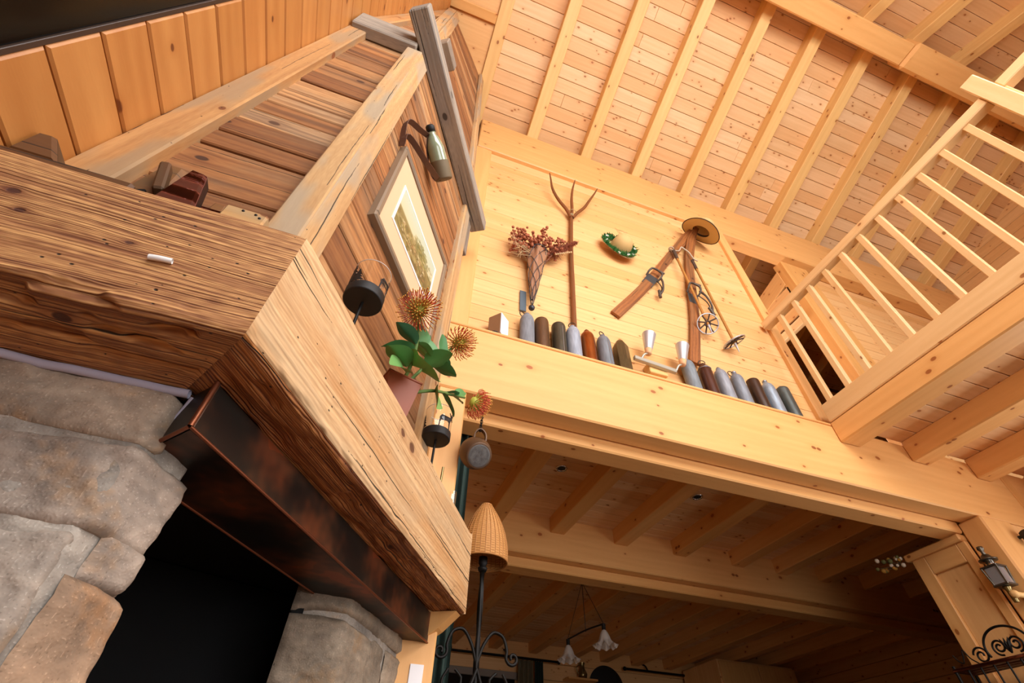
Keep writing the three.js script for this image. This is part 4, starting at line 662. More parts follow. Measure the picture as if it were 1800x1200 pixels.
// ------------------------------------------------------------------ picture and flask on the hood
{
  const t = thing('framed_picture', 'framed landscape print with a wide cream mat on the slanting hood', 'picture', hb(0.97, 2.2, 0.02).toArray());
  const s0 = 0.635, s1 = 1.225, y0 = 2.205, y1 = 2.765, q = (a, b, c, d, o, th, m, n, bev = 0.002) => part(t, n, slab(hb(a, b, o), hb(c, b, o), hb(c, d, o), hb(a, d, o), th, NB, bev), m);
  const fr = std('#84705a', 0.4), F = 0.026;
  q(s0, y0, s1, y0 + F, 0.03, 0.03, fr, 'frame_rail', 0.006); q(s0, y1 - F, s1, y1, 0.03, 0.03, fr, 'frame_rail', 0.006);
  for (const a of [s0, s1 - F]) part(t, 'frame_rail', slab(hb(a, y0 + F, 0.03), hb(a, y1 - F, 0.03), hb(a + F, y1 - F, 0.03), hb(a + F, y0 + F, 0.03), 0.03, NB, 0.006), fr);
  q(s0 + F, y0 + F, s1 - F, y1 - F, 0.018, 0.01, std('#dcb48e', 0.85), 'mat', 0.0005);
  const a0 = s0 + 0.09, a1 = s1 - 0.09, b0 = 2.345, b1 = 2.60, w = 0.012, wm = std('#f7efe6', 0.8);
  q(a0, b0, a1, b0 + w, 0.021, 0.003, wm, 'mat_bevel', 0.0005); q(a0, b1 - w, a1, b1, 0.021, 0.003, wm, 'mat_bevel', 0.0005); q(a0, b0 + w, a0 + w, b1 - w, 0.021, 0.003, wm, 'mat_bevel', 0.0005); q(a1 - w, b0 + w, a1, b1 - w, 0.021, 0.003, wm, 'mat_bevel', 0.0005);
  seed = 66; const cv = document.createElement('canvas'); cv.width = 512; cv.height = 512; const c = cv.getContext('2d');
  const g = c.createLinearGradient(0, 0, 0, 512); g.addColorStop(0, '#b9c2ac'); g.addColorStop(0.45, '#c4bd98'); g.addColorStop(0.5, '#8d7a48'); g.addColorStop(1, '#6b5228'); c.fillStyle = g; c.fillRect(0, 0, 512, 512);
  const blob = (x, y, r, col, al) => { c.globalAlpha = al; c.fillStyle = col; c.beginPath(); c.ellipse(x, y, r * rr(0.7, 1.6), r * rr(0.5, 1), rr(0, 3), 0, 6.3); c.fill(); };
  for (let i = 0; i < 320; i++) { const x = rr(0, 512), lim = 190 + 120 * Math.sin(x / 130 + 1) * (x > 250 ? 0.5 : 1); blob(x, rr(lim, 512), rr(6, 30), pick(['#7d6a34', '#94803f', '#5f5226', '#a08c52', '#6e5a2c', '#857748', '#c2ad78']), 0.45); }
  for (let i = 0; i < 260; i++) { const a = rr(0, 6.3), r = rr(0, 95); blob(330 + r * Math.cos(a) * 1.2, 200 + r * Math.sin(a), rr(5, 16), pick(['#6d6a35', '#8a7c3c', '#57552a', '#9a8a50']), 0.4); }
  for (let i = 0; i < 90; i++) blob(rr(60, 420), rr(300, 440), rr(3, 9), pick(['#d9c9a0', '#b98f60', '#e6dcc0', '#9c4a34', '#8a6a4a']), 0.6);
  const tx = new THREE.CanvasTexture(cv); tx.colorSpace = THREE.SRGBColorSpace; tx.magFilter = THREE.LinearFilter;
  { const P = new Poly(), p = [hb(a0 + w, b0 + w, 0.0195), hb(a1 - w, b0 + w, 0.0195), hb(a1 - w, b1 - w, 0.0195), hb(a0 + w, b1 - w, 0.0195)], uv = [[0, 0], [1, 0], [1, 1], [0, 1]]; P.face(p, (z) => uv[p.indexOf(z)]); part(t, 'print', P.build(), new THREE.MeshStandardMaterial({ map: tx, roughness: 0.6 })); }
}
{
  const a = V(-0.152, 3.105, -0.877), b = V(-0.03, 2.985, -1.045), d = a.clone().sub(b).normalize(), t = thing('glass_flask', 'old glass bottle in a leather carrying strap hung above the picture', 'flask', [b.x, b.y, b.z]);
  const L = a.distanceTo(b), gl = new THREE.MeshPhysicalMaterial({ color: '#8c9478', roughness: 0.12, clearcoat: 0.8 });
  part(t, 'bottle_body', toAxis(lathe([[0, 0], [0.036, 0], [0.041, 0.008], [0.041, L * 0.58], [0.036, L * 0.68], [0.026, L * 0.8], [0.019, L * 0.84], [0.019, L * 0.93], [0, L * 0.93]], 28), b, d), gl);
  part(t, 'leather_cup', toAxis(lathe([[0, -0.003], [0.038, -0.003], [0.044, 0.006], [0.044, L * 0.34], [0.0415, L * 0.34]], 28), b, d), std('#6a5a40', 0.7));
  part(t, 'cap', toAxis(lathe([[0, 0], [0.021, 0], [0.022, 0.024], [0.016, 0.032], [0, 0.032]], 18), b.clone().addScaledVector(d, L * 0.9), d), M.black);
  const sd = d.clone().cross(NB).normalize(), low = sd.y < 0 ? sd : sd.negate(), P = (u, w, n) => b.clone().addScaledVector(d, L * u).addScaledVector(low, w).addScaledVector(NB, n);
  part(t, 'long_strap', ribbon([P(-0.02, 0.012, -0.012), P(0.02, 0.02, -0.041), P(0.5, 0.02, -0.041), P(0.82, 0.012, -0.02)], 0.022, 0.003, low, 24), M.leather);
  const nail = V(-0.222, 2.743, -0.845);
  part(t, 'carrying_strap', [ribbon([P(0.84, 0.0, -0.018), P(0.86, 0.10, -0.02), P(0.9, 0.26, -0.03), nail], 0.026, 0.003, d.clone().multiplyScalar(0.4).add(NB), 24), ribbon([nail.clone().add(V(0.004, -0.01, 0.002)), P(0.62, 0.33, -0.03), P(0.2, 0.19, -0.01), P(0.0, 0.03, -0.02)], 0.026, 0.003, d.clone().multiplyScalar(0.3).add(NB), 24)], M.leather);
}
// ------------------------------------------------------------------ on the mantel
const MT = 1.6155;
{
  const make = (label, c, r, hStem, hGlass, shapes, turn) => {
    const t = thing('candle_holder', label, 'candle holder', [c.x, MT, c.z], 'candle glasses on the mantel');
    sub(t, 'foot', lathe([[0, 0], [0.03, 0], [0.03, 0.004], [0.006, 0.008], [0, 0.008]], 24), M.iron);
    sub(t, 'stem', cyl(V(0, 0.006, 0), V(0, hStem, 0), 0.0042), M.iron);
    sub(t, 'dish', lathe([[0, hStem - 0.003], [r * 0.93, hStem - 0.003], [r, hStem + 0.002], [r, hStem + 0.028], [r * 0.97, hStem + 0.03], [r * 0.95, hStem + 0.004], [0, hStem + 0.004]], 40), M.black);
    sub(t, 'glass_cylinder', new THREE.CylinderGeometry(r * 0.95, r * 0.95, hGlass, 48, 1, true).translate(0, hStem + 0.005 + hGlass / 2, 0), M.glass); sub(t, 'glass_rim', ring(V(0, hStem + 0.005 + hGlass, 0), r * 0.95, 0.0012, Y1, 48, 6), M.rimGlass);
    sub(t, 'candle', cyl(V(0, hStem + 0.005, 0), V(0, hStem + 0.022, 0), r * 0.42), std('#eee3cf', 0.6));
    for (const [pts, a0, sc] of shapes) { const sh = new THREE.Shape(pts.map(([x, y]) => new THREE.Vector2(x * sc, y * sc))), g = new THREE.ExtrudeGeometry(sh, { depth: 0.0012, bevelEnabled: false }), p = g.attributes.position; for (let i = 0; i < p.count; i++) { const a = a0 + p.getX(i) / r, R = r * 0.965 + p.getZ(i); p.setXYZ(i, R * Math.sin(a), hStem + 0.028 + p.getY(i), R * Math.cos(a)); } g.computeVertexNormals(); sub(t, 'silhouette', g, M.black); }
    return t;
  };
  const moose = [[0, 0], [0.06, 0], [0.075, 0.25], [0.12, 0.42], [0.5, 0.46], [0.62, 0.4], [0.66, 0], [0.72, 0], [0.72, 0.42], [0.78, 0.62], [0.86, 0.72], [0.98, 0.66], [1.03, 0.72], [0.94, 0.86], [1.02, 1.0], [1.0, 1.12], [0.92, 0.98], [0.86, 1.1], [0.8, 1.06], [0.84, 0.9], [0.74, 0.96], [0.66, 1.08], [0.6, 1.04], [0.68, 0.9], [0.78, 0.84], [0.66, 0.76], [0.5, 0.74], [0.3, 0.74], [0.12, 0.76], [0.02, 0.6], [0.02, 0.3]];
  const tree = [[-0.05, 0], [0.05, 0], [0.05, 0.1], [0.36, 0.1], [0.14, 0.32], [0.28, 0.32], [0.1, 0.54], [0.2, 0.54], [0.06, 0.76], [0.12, 0.76], [0, 1.05], [-0.12, 0.76], [-0.06, 0.76], [-0.2, 0.54], [-0.1, 0.54], [-0.28, 0.32], [-0.14, 0.32], [-0.36, 0.1], [-0.05, 0.1]];
  const c1 = hb(0.685, 0, 0.072), c2 = hb(1.335, 0, 0.072);
  make('candle glass with a moose and tree cutout on a thin stem, nearer the mantel corner', c1, 0.052, 0.19, 0.12, [[tree, -1.05, 0.08], [tree, -0.62, 0.052], [moose, 0.62, 0.062]], 0);
  make('candle glass with a black reindeer cutout, right of the flower vase', c2, 0.052, 0.20, 0.12, [[moose, -0.12, 0.068], [tree, -1.45, 0.06]], 0);
}
{ // square tapered vase with pincushion flowers
  const c = hb(0.985, 0, 0.068), v = thing('flower_vase', 'reddish copper tapered vase holding pincushion flowers on the mantel', 'vase', [c.x, MT, c.z]);
  const t = v; v.rotation.y = 0.3; const g = new THREE.CylinderGeometry(0.075, 0.042, 0.155, 4, 1, true); g.rotateY(Math.PI / 4); g.translate(0, 0.0775, 0); const g2 = g.toNonIndexed(); g2.computeVertexNormals();
  const vm = new THREE.MeshStandardMaterial({ color: '#86401f', roughness: 0.5, metalness: 0, side: THREE.DoubleSide });
  sub(t, 'vase_body', g2, vm); sub(t, 'vase_base', cbox(-0.029, 0.029, 0, 0.006, -0.029, 0.029, 'x', 0.001), vm);
  sub(t, 'vase_rim', [[-1, 0], [1, 0], [0, -1], [0, 1]].map(([x, z]) => (x ? cbox(x * 0.053 - 0.0025, x * 0.053 + 0.0025, 0.152, 0.158, -0.055, 0.055, 'z', 0.001) : cbox(-0.055, 0.055, 0.152, 0.158, z * 0.053 - 0.0025, z * 0.053 + 0.0025, 'x', 0.001))), vm);
  seed = 2024; const styleM = ['#c8502a', '#c05a24', '#a63c20'].map((q) => std(q, 0.6)), domeM = std('#b4b848', 0.6), stemM = std('#5d7a3a', 0.7);
  const leafM = ['#3f7444', '#54884a', '#6f9e56', '#386848'].map((q) => new THREE.MeshStandardMaterial({ color: q, roughness: 0.5, side: THREE.DoubleSide }));
  const base = V(c.x, MT + 0.12, c.z);
  function leaf(parent, p, d, up, len, w, mat, bend = 0.3) {
    d = d.clone().normalize(); const s = d.clone().cross(up).normalize(), n = s.clone().cross(d).normalize();
    part(parent, 'leaf', grid(6, 10, (u, q) => { const x = (u - 0.5) * 2, wd = 1.35 * w * Math.pow(Math.sin(Math.PI * Math.min(1, Math.pow(q, 0.8) * 0.96 + 0.02)), 0.8), wv = 0.002 * Math.sin(q * 9 + (x > 0 ? 0 : 1.5)) * Math.abs(x); const pt = p.clone().addScaledVector(d, q * len * (1 - bend * 0.2 * q)).addScaledVector(s, x * wd / 2).addScaledVector(n, -bend * len * q * q * 0.5 + Math.abs(x) * wd * 0.18 + wv); return { p: pt, u, v: q }; }), mat);
  }
  const flower = (label, p, ax, view, stem, lv) => {
    ax = ax.clone().normalize(); const t2 = thing('pincushion_flower', label, 'flower', p.toArray(), 'pincushion flowers in the vase');
    part(t2, 'stem', tube(stem, 0.0055, 8), stemM);
    part(t2, 'flower_core', toAxis(lathe([[0, 0], [0.018, 0.004], [0.024, 0.018], [0.02, 0.034], [0.01, 0.043], [0, 0.045]], 18), p, ax), domeM);
    const e1 = ax.clone().cross(V(0.3, 0.5, 0.8)).normalize(), e2 = ax.clone().cross(e1), st = [], tips = [], low = [];
    for (let i = 0; i < 130; i++) { const a = i * 2.39996, h = 1 - 0.93 * (i / 130), el = 1.45 * (i / 130) - 0.25; const out = e1.clone().multiplyScalar(Math.cos(a)).addScaledVector(e2, Math.sin(a)); const th = lerp(1.75, 0.28, i / 130), dir = out.clone().multiplyScalar(Math.sin(th)).addScaledVector(ax, Math.cos(th)); const o = p.clone().addScaledVector(ax, 0.018).addScaledVector(dir, 0.014), L = rr(0.052, 0.064) * (0.72 + 0.28 * Math.sin(th)); const m = o.clone().addScaledVector(dir, L * 0.75).addScaledVector(ax, 0.004), e = o.clone().addScaledVector(dir, L).addScaledVector(ax, 0.018 * Math.sin(th)).addScaledVector(out, -0.006); low.push(tube([o, o.clone().lerp(m, 0.7)], 0.0015, 4, 2)); st.push(tube([o.clone().lerp(m, 0.65), m, e.clone().lerp(m, 0.3), e], 0.0015, 4, 5)); tips.push(ball(e, 0.0024, 5, 4)); }
    part(t2, 'styles', st, styleM[0]).userData.kind = 'stuff'; part(t2, 'style_tips', tips, std('#d8a040', 0.6)).userData.kind = 'stuff'; part(t2, 'style_bases', low, std('#b8a048', 0.6)).userData.kind = 'stuff';
    for (const [q, d, up, len, w, k, bend] of lv) leaf(t2, q, d, up, len, w, leafM[k], bend);
  };
  const B = (x) => V(...x), toCam = (p) => V(0, EYE, 0).sub(p).normalize();
  const f1 = V(0.012, 1.965, -0.99), f2 = V(0.19, 2.185, -1.30), f3 = V(0.315, 2.09, -1.505);
  flower('orange pincushion flower facing out in front of the picture corner', f1, V(0.05, -0.62, 0.75), 0, [base, V(0.03, 1.80, -1.06), V(0.028, 1.90, -1.02), f1], [
    [V(0.03, 1.86, -1.03), V(-0.09, 0.02, 0.08), V(0, 1, 0), 0.10, 0.042, 3, 0.2], [V(0.03, 1.84, -1.04), V(-0.12, -0.04, 0.05), V(0, 1, 0.2), 0.12, 0.05, 0, 0.3], [V(0.03, 1.88, -1.03), V(0.03, 0.05, -0.02), V(1, 0, 1), 0.08, 0.035, 0, 0.1], [V(0.03, 1.87, -1.03), V(0.05, 0.02, -0.05), V(0, 1, 0.6), 0.09, 0.036, 1, 0.2],
    [V(0.02, 1.79, -1.06), V(-0.1, 0.02, 0.12), V(0, 1, 0), 0.11, 0.06, 1, 0.4], [V(0.02, 1.77, -1.06), V(-0.05, -0.05, 0.12), V(0.5, 0.6, 0), 0.11, 0.06, 2, 0.4], [V(0.035, 1.80, -1.06), V(0.02, -0.02, 0.12), V(0.6, 0.8, 0), 0.09, 0.05, 2, 0.3]]);
  flower('orange pincushion flower in the middle, against the header beam', f2, V(0.28, -0.5, 0.78), 0, [base, V(0.08, 1.88, -1.13), V(0.13, 2.02, -1.22), f2.clone().add(V(-0.01, -0.015, -0.01))], [
    [V(0.13, 2.02, -1.22), V(0.0, 0.14, 0), V(0.5, 0, 0.8), 0.13, 0.034, 0, 0.2], [V(0.11, 1.96, -1.19), V(-0.06, 0.09, 0.04), V(0.5, 0, 1), 0.10, 0.045, 1, 0.2], [V(0.09, 1.92, -1.15), V(-0.08, 0.03, 0.06), V(0.4, 0.8, 0), 0.12, 0.05, 2, 0.2], [V(0.12, 1.99, -1.2), V(0.05, 0.02, -0.05), V(0, 1, 0), 0.08, 0.034, 0, 0.2],
    [V(0.08, 1.87, -1.13), V(0.04, 0.02, 0.05), V(0, 1, 0), 0.11, 0.055, 1, 0.35], [V(0.1, 1.9, -1.15), V(0.06, -0.02, 0.02), V(0.3, 0.8, 0), 0.1, 0.05, 0, 0.3], [V(0.07, 1.83, -1.11), V(0.06, -0.06, 0.06), V(0.5, 0.7, 0.3), 0.1, 0.06, 2, 0.2]]);
  flower('red pincushion flower drooping right, seen from behind its green base', f3, V(0.86, -0.12, -0.2), 0, [base, V(0.12, 1.84, -1.2), V(0.2, 1.95, -1.33), f3.clone().add(V(-0.03, -0.01, 0.02))], [
    [V(0.18, 1.93, -1.3), V(0.06, 0.06, -0.06), V(0, 1, 0.4), 0.1, 0.034, 0, 0.1], [V(0.2, 1.95, -1.33), V(0.09, 0.03, -0.08), V(0, 0.6, 1), 0.09, 0.032, 1, 0.1], [V(0.16, 1.90, -1.27), V(0.06, -0.04, -0.04), V(0, 1, 0.6), 0.1, 0.034, 0, 0.2], [V(0.13, 1.86, -1.22), V(0.02, -0.08, 0.03), V(0.8, 0.3, 0.3), 0.1, 0.062, 2, 0.2], [V(0.22, 1.97, -1.35), V(0.06, 0.06, -0.03), V(0.4, 0.3, 1), 0.07, 0.03, 1, 0.1]]);
}
{ // old joiner's planes on the dark mantel
  const w1 = new THREE.MeshStandardMaterial({ map: wPost.map, color: '#80684c', roughness: 0.6 }), w2 = new THREE.MeshStandardMaterial({ map: wPost.map, color: '#a88c68', roughness: 0.6 }), w3 = new THREE.MeshStandardMaterial({ ...wPanel, color: '#8a4a30', roughness: 0.5 }), w4 = new THREE.MeshStandardMaterial({ map: wPost.map, color: '#fff4dc', roughness: 0.7 });
  const a = thing('wood_plane', 'dark worn wooden plane lying at the left wall end of the mantel', 'hand plane', [-0.7, MT, -0.64], 'old wooden planes on the mantel');
  part(a, 'plane_body', cbox(-0.79, -0.565, MT, 1.69, -0.69, -0.62, 'x', 0.006), w1);
  part(a, 'plane_grip', slab(V(-0.785, 1.69, -0.625), V(-0.70, 1.69, -0.625), V(-0.752, 1.772, -0.625), V(-0.782, 1.772, -0.625), 0.06, Z1, 0.008), w1); part(a, 'plane_iron', beam(V(-0.585, 1.688, -0.655), V(-0.56, 1.705, -0.655), 0.03, 0.008, Z1, 0.002), M.iron);
  const b = thing('wood_plane', 'grey-brown wooden tool block with a slotted wedge, behind the reddish plane', 'hand plane', [-0.54, MT, -0.66], 'old wooden planes on the mantel');
  part(b, 'plane_body', slab(V(-0.625, MT, -0.655), V(-0.525, MT, -0.655), V(-0.552, 1.842, -0.655), V(-0.598, 1.846, -0.655), 0.038, Z1, 0.01), w2);
  part(b, 'wedge', beam(V(-0.535, 1.70, -0.635), V(-0.568, 1.795, -0.635), 0.026, 0.02, Z1, 0.004), w1);
  const c = thing('wood_plane', 'reddish-brown wooden plane in the middle of the mantel tools', 'hand plane', [-0.46, MT, -0.63], 'old wooden planes on the mantel');
  part(c, 'plane_body', slab(V(-0.528, MT, -0.615), V(-0.440, MT, -0.615), V(-0.482, 1.782, -0.615), V(-0.514, 1.788, -0.615), 0.035, Z1, 0.006), w3);
  part(c, 'sole', cbox(-0.50, -0.402, MT, 1.722, -0.662, -0.65, 'x', 0.004), w3); part(c, 'back_fence', slab(V(-0.475, MT, -0.668), V(-0.428, MT, -0.668), V(-0.44, 1.768, -0.668), V(-0.466, 1.77, -0.668), 0.02, Z1, 0.004), w2);
  const d = thing('folding_rule', 'pale wooden block with dark pin holes beside the hood corner post', 'tool', [-0.37, MT, -0.645], 'old wooden planes on the mantel');
  part(d, 'rule_body', cbox(-0.42, -0.338, MT, 1.728, -0.668, -0.632, 'x', 0.004), w4); for (const [x, y] of [[-0.36, 1.708], [-0.35, 1.70], [-0.385, 1.71], [-0.352, 1.66]]) part(d, 'pin', ball(V(x, y + 0.008, -0.6325), 0.0035, 6, 5), M.black);
}
{ // coil and glass at the far end of the mantel
  const p = hb(1.49, 1.72, 0.085), co = []; for (let i = 0; i <= 34; i++) co.push(V(p.x + 0.022 * Math.cos(i * 0.5), MT + 0.004 + 0.0016 * i, p.z + 0.022 * Math.sin(i * 0.5)));
  const t = thing('wire_coil', 'little silvery wire coil with an upright pin at the far mantel end', 'ornament', [p.x, MT, p.z]);
  part(t, 'coil', tube(co, 0.0032, 6, 120), std('#8c8a82', 0.35, 0.8)); part(t, 'pin', tube([V(p.x - 0.03, MT, p.z), V(p.x - 0.026, 1.79, p.z)], 0.0045, 6), M.brass);
  const q = hb(1.55, 1.62, 0.09); const g = thing('glass_vial', 'thin clear glass tube standing at the far mantel end', 'vial', [q.x, MT, q.z]); part(g, 'tube', toAxis(lathe([[0, 0], [0.012, 0.002], [0.013, 0.11], [0.011, 0.11], [0.01, 0.006], [0, 0.005]], 20), V(q.x, MT, q.z), Y1), M.glass);
}
{ // white card on the pine post
  solo('wall_card', cbox(0.262, 0.304, 1.05, 1.196, -1.702, -1.697, 'y', 0.001), M.whitePaint, 'white card on the pine post beside the stone pier', 'card');
}
// ------------------------------------------------------------------ pot on a chain, curtain, floor lamp
{
  const t = thing('hanging_pot', 'small copper pot hung by a chain under the header left end', 'pot', [0.385, 1.86, -1.66]);
  const n = V(0.12, -0.66, 0.74).normalize(), bot = V(0.398, 1.90, -1.605), cu = new THREE.MeshStandardMaterial({ color: '#5c4430', roughness: 0.5, metalness: 0.4 });
  part(t, 'pot_body', toAxis(lathe([[0, 0], [0.05, 0], [0.056, 0.006], [0.066, 0.045], [0.062, 0.09], [0.052, 0.112], [0.049, 0.112], [0.059, 0.089], [0.062, 0.045], [0.052, 0.01]], 32), bot, n.clone().negate()), cu);
  part(t, 'pot_bottom', toAxis(lathe([[0, -0.002], [0.04, -0.002], [0.05, 0.001], [0.052, 0.006]], 32), bot, n.clone().negate()), new THREE.MeshStandardMaterial({ map: M.stone[0].map, color: '#8f98a4', roughness: 0.5, metalness: 0.2 }));
  const top = bot.clone().addScaledVector(n, -0.05).add(V(0, 0.05, 0));
  part(t, 'handle', ribbon([top.clone().add(V(-0.018, -0.01, 0.01)), top.clone().add(V(-0.014, 0.04, 0.016)), top.clone().add(V(0.006, 0.06, 0.018)), top.clone().add(V(0.03, 0.042, 0.016)), top.clone().add(V(0.034, -0.012, 0.01))], 0.018, 0.005, Z1, 24), cu);
  const ch = [], a = top.clone().add(V(0.006, 0.055, 0.018)), b = V(0.404, 2.232, -1.84); const N = 13;
  for (let i = 0; i < N; i++) { const c = a.clone().lerp(V(a.x + 0.008, 2.22, a.z), (i + 0.3) / N), g = new THREE.TorusGeometry(0.0085, 0.002, 6, 14); g.scale(0.7, 1.3, 1); g.rotateY(i % 2 ? 0.2 : 1.75); g.translate(c.x, c.y, c.z); ch.push(g); }
  part(t, 'chain', ch, M.iron); part(t, 'hook', tube([V(a.x + 0.008, 2.20, a.z), V(a.x + 0.01, 2.235, a.z - 0.002), V(a.x + 0.008, 2.262, a.z - 0.02), V(a.x + 0.008, 2.31, -1.72)], 0.0035, 6), M.iron);
  const cu2 = M.curtain, c = thing('curtain', 'dark green felt curtain hanging at the opening left edge', 'curtain', [0.41, 0, -1.99]);
  part(c, 'curtain_cloth', grid(40, 4, (u, v) => ({ p: V(0.335 + 0.115 * u + 0.02 * v * 0, lerp(0.02, 2.42, v), -1.975 + 0.02 * Math.sin(u * 19) - 0.02 * u), u: u * 0.4, v: v * 2.4 })), new THREE.MeshStandardMaterial({ color: '#2c3f38', roughness: 0.95, side: THREE.DoubleSide }));
}
{ // floor lamp with woven rattan shade and scrolled iron stand
  const x = 0.525, z = -1.90, t = thing('floor_lamp', 'iron floor lamp with a woven rattan bell shade and scrolls', 'floor lamp', [x, 0, z]), yb = 1.605, H = 0.245;
  const rat = new THREE.MeshStandardMaterial({ color: '#c08a4c', roughness: 0.6, side: THREE.DoubleSide }), r2 = std('#a87238', 0.6);
  const prof = (v) => lerp(0.098, 0.022, Math.pow(v, 1.9)) + 0.006 * Math.sin(v * 3.1), ST = 30;
  part(t, 'lamp_shade', grid(240, 150, (u, v) => { const a = u * 6.28318, row = Math.floor(v * 50), ph = Math.cos(u * ST * Math.PI * 2 / 2 + (row % 2) * Math.PI), rw = Math.abs(Math.sin(v * 50 * Math.PI)); const r = prof(v) + 0.0016 * ph * (0.4 + 0.6 * rw) + 0.0008 * rw; return { p: V(x + r * Math.cos(a), yb + H * v, z + r * Math.sin(a)), u: u * 4, v: v * 2 }; }), rat);
  part(t, 'shade_stakes', [...Array(ST)].map((_, i) => { const a = (i + 0.5) / ST * 6.28318; return tube([0, 0.25, 0.5, 0.75, 1].map((v) => V(x + (prof(v) + 0.0012) * Math.cos(a), yb + H * v, z + (prof(v) + 0.0012) * Math.sin(a))), 0.0019, 5, 14); }), r2);
  part(t, 'shade_rim', [ring(V(x, yb, z), 0.0985, 0.0035, Y1, 60, 8), ring(V(x, yb + H, z), 0.022, 0.004, Y1, 30, 8)], r2);
  part(t, 'socket', lathe([[0, 0], [0.016, 0], [0.02, 0.012], [0.012, 0.02], [0.018, 0.03], [0.018, 0.055], [0, 0.055]], 20).translate(x, yb - 0.035, z), M.black);
  const pole = grid(8, 120, (u, v) => { const a = u * 6.28318 + v * 14, k = 0.0085 * (1 + 0.28 * Math.cos(4 * (u * 6.28318))); return { p: V(x + k * Math.cos(a), v * (yb - 0.03), z + k * Math.sin(a)), u, v }; }); part(t, 'pole', pole, M.iron);
  const scroll = (pts, r = 0.006) => tube(pts.map(([a, b, c = 0]) => V(x + a, b, z + c)), r, 7, pts.length * 7);
  const spiral = (cx, cy, R, a0, turns, sgn) => { const p = []; for (let i = 0; i <= 20; i++) { const q = i / 20, a = a0 + sgn * turns * 6.2832 * q, r = R * (1 - 0.8 * q); p.push([cx + r * Math.cos(a), cy + r * Math.sin(a)]); } return p; };
  for (const s of [-1, 1]) {
    part(t, 'scroll', scroll([[0, 1.255], [s * 0.025, 1.32], [s * 0.06, 1.36], [s * 0.095, 1.35], [s * 0.112, 1.31], ...spiral(s * 0.135, 1.285, 0.026, s > 0 ? 2.6 : 0.54, 1.2, s > 0 ? 1 : -1)]), M.iron);
    part(t, 'scroll', scroll([[s * 0.012, 1.05], [s * 0.03, 1.16], [s * 0.012, 1.21], [s * 0.0, 1.24]].map(([a, b]) => [a, b, 0.012])), M.iron);
    part(t, 'scroll', scroll([[s * 0.085, 0.7], [s * 0.085, 1.14, 0], [s * 0.06, 1.18], [s * 0.05, 1.21], [s * 0.075, 1.235]], 0.005), M.iron); part(t, 'scroll', scroll([[s * 0.085, 1.14], [s * 0.11, 1.16], [s * 0.118, 1.20], [s * 0.1, 1.235]], 0.005), M.iron);
  }
  part(t, 'foot', [0, 1, 2].map((k) => { const a = k * 2.094 + 0.5; return tube([V(x, 0.18, z), V(x + 0.08 * Math.cos(a), 0.1, z + 0.08 * Math.sin(a)), V(x + 0.16 * Math.cos(a), 0.012, z + 0.16 * Math.sin(a))], 0.009, 7); }), M.iron);
}
// ------------------------------------------------------------------ right side: cabinet, lantern, iron rack
{
  const c = thing('cabinet', 'tall pine cabinet side with a framed panel inside the right of the opening', 'cabinet', [3.9, 0, -2.03]);
  part(c, 'stile', cbox(3.655, 3.69, 0, 2.19, -2.215, -2.125, 'y', 0.004), M.beam[0]); part(c, 'stile', cbox(3.655, 3.69, 0, 2.19, -1.90, -1.846, 'y', 0.004), M.beam[0]);
  part(c, 'rail', cbox(3.655, 3.69, 2.08, 2.19, -2.124, -1.901, 'z', 0.004), M.beam[0]); part(c, 'rail', cbox(3.655, 3.69, 0.0, 0.12, -2.124, -1.901, 'z', 0.004), M.beam[0]);
  part(c, 'panel', slab(V(3.675, 0.12, -2.124), V(3.675, 2.08, -2.124), V(3.675, 2.08, -1.901), V(3.675, 0.12, -1.901), 0.012, XL, 0.002), M.wall[1]);
  part(c, 'carcass', cbox(3.692, 4.3, 0, 2.185, -2.215, -1.905, 'y', 0.004), M.wall[2]); part(c, 'cornice', cbox(3.63, 4.32, 2.19, 2.235, -2.24, -1.846, 'z', 0.008), M.beam[0]);
  seed = 31; const s = thing('dried_sprig', 'little sprig of pale dried flowers at the cabinet top corner', 'sprig', [3.62, 2.16, -2.29]), fl = [[], [], []], st = [];
  for (let i = 0; i < 22; i++) { const p = V(3.60 + rr(-0.07, 0.05), 2.19 + rr(-0.05, 0.05), -2.32 + rr(-0.07, 0.08)); fl[i % 3].push(ball(p, rr(0.009, 0.016), 7, 6)); st.push(tube([V(3.65, 2.2, -2.25), V(3.63, 2.19, -2.28), p], 0.002, 4)); }
  part(s, 'white_flowers', fl[0], std('#e8e0cc', 0.8)).userData.kind = 'stuff'; part(s, 'yellow_flowers', fl[1], std('#b88a3a', 0.8)).userData.kind = 'stuff'; part(s, 'green_buds', fl[2], std('#6c7040', 0.8)).userData.kind = 'stuff'; part(s, 'twigs', st, std('#5c4a30', 0.8)).userData.kind = 'stuff';
}
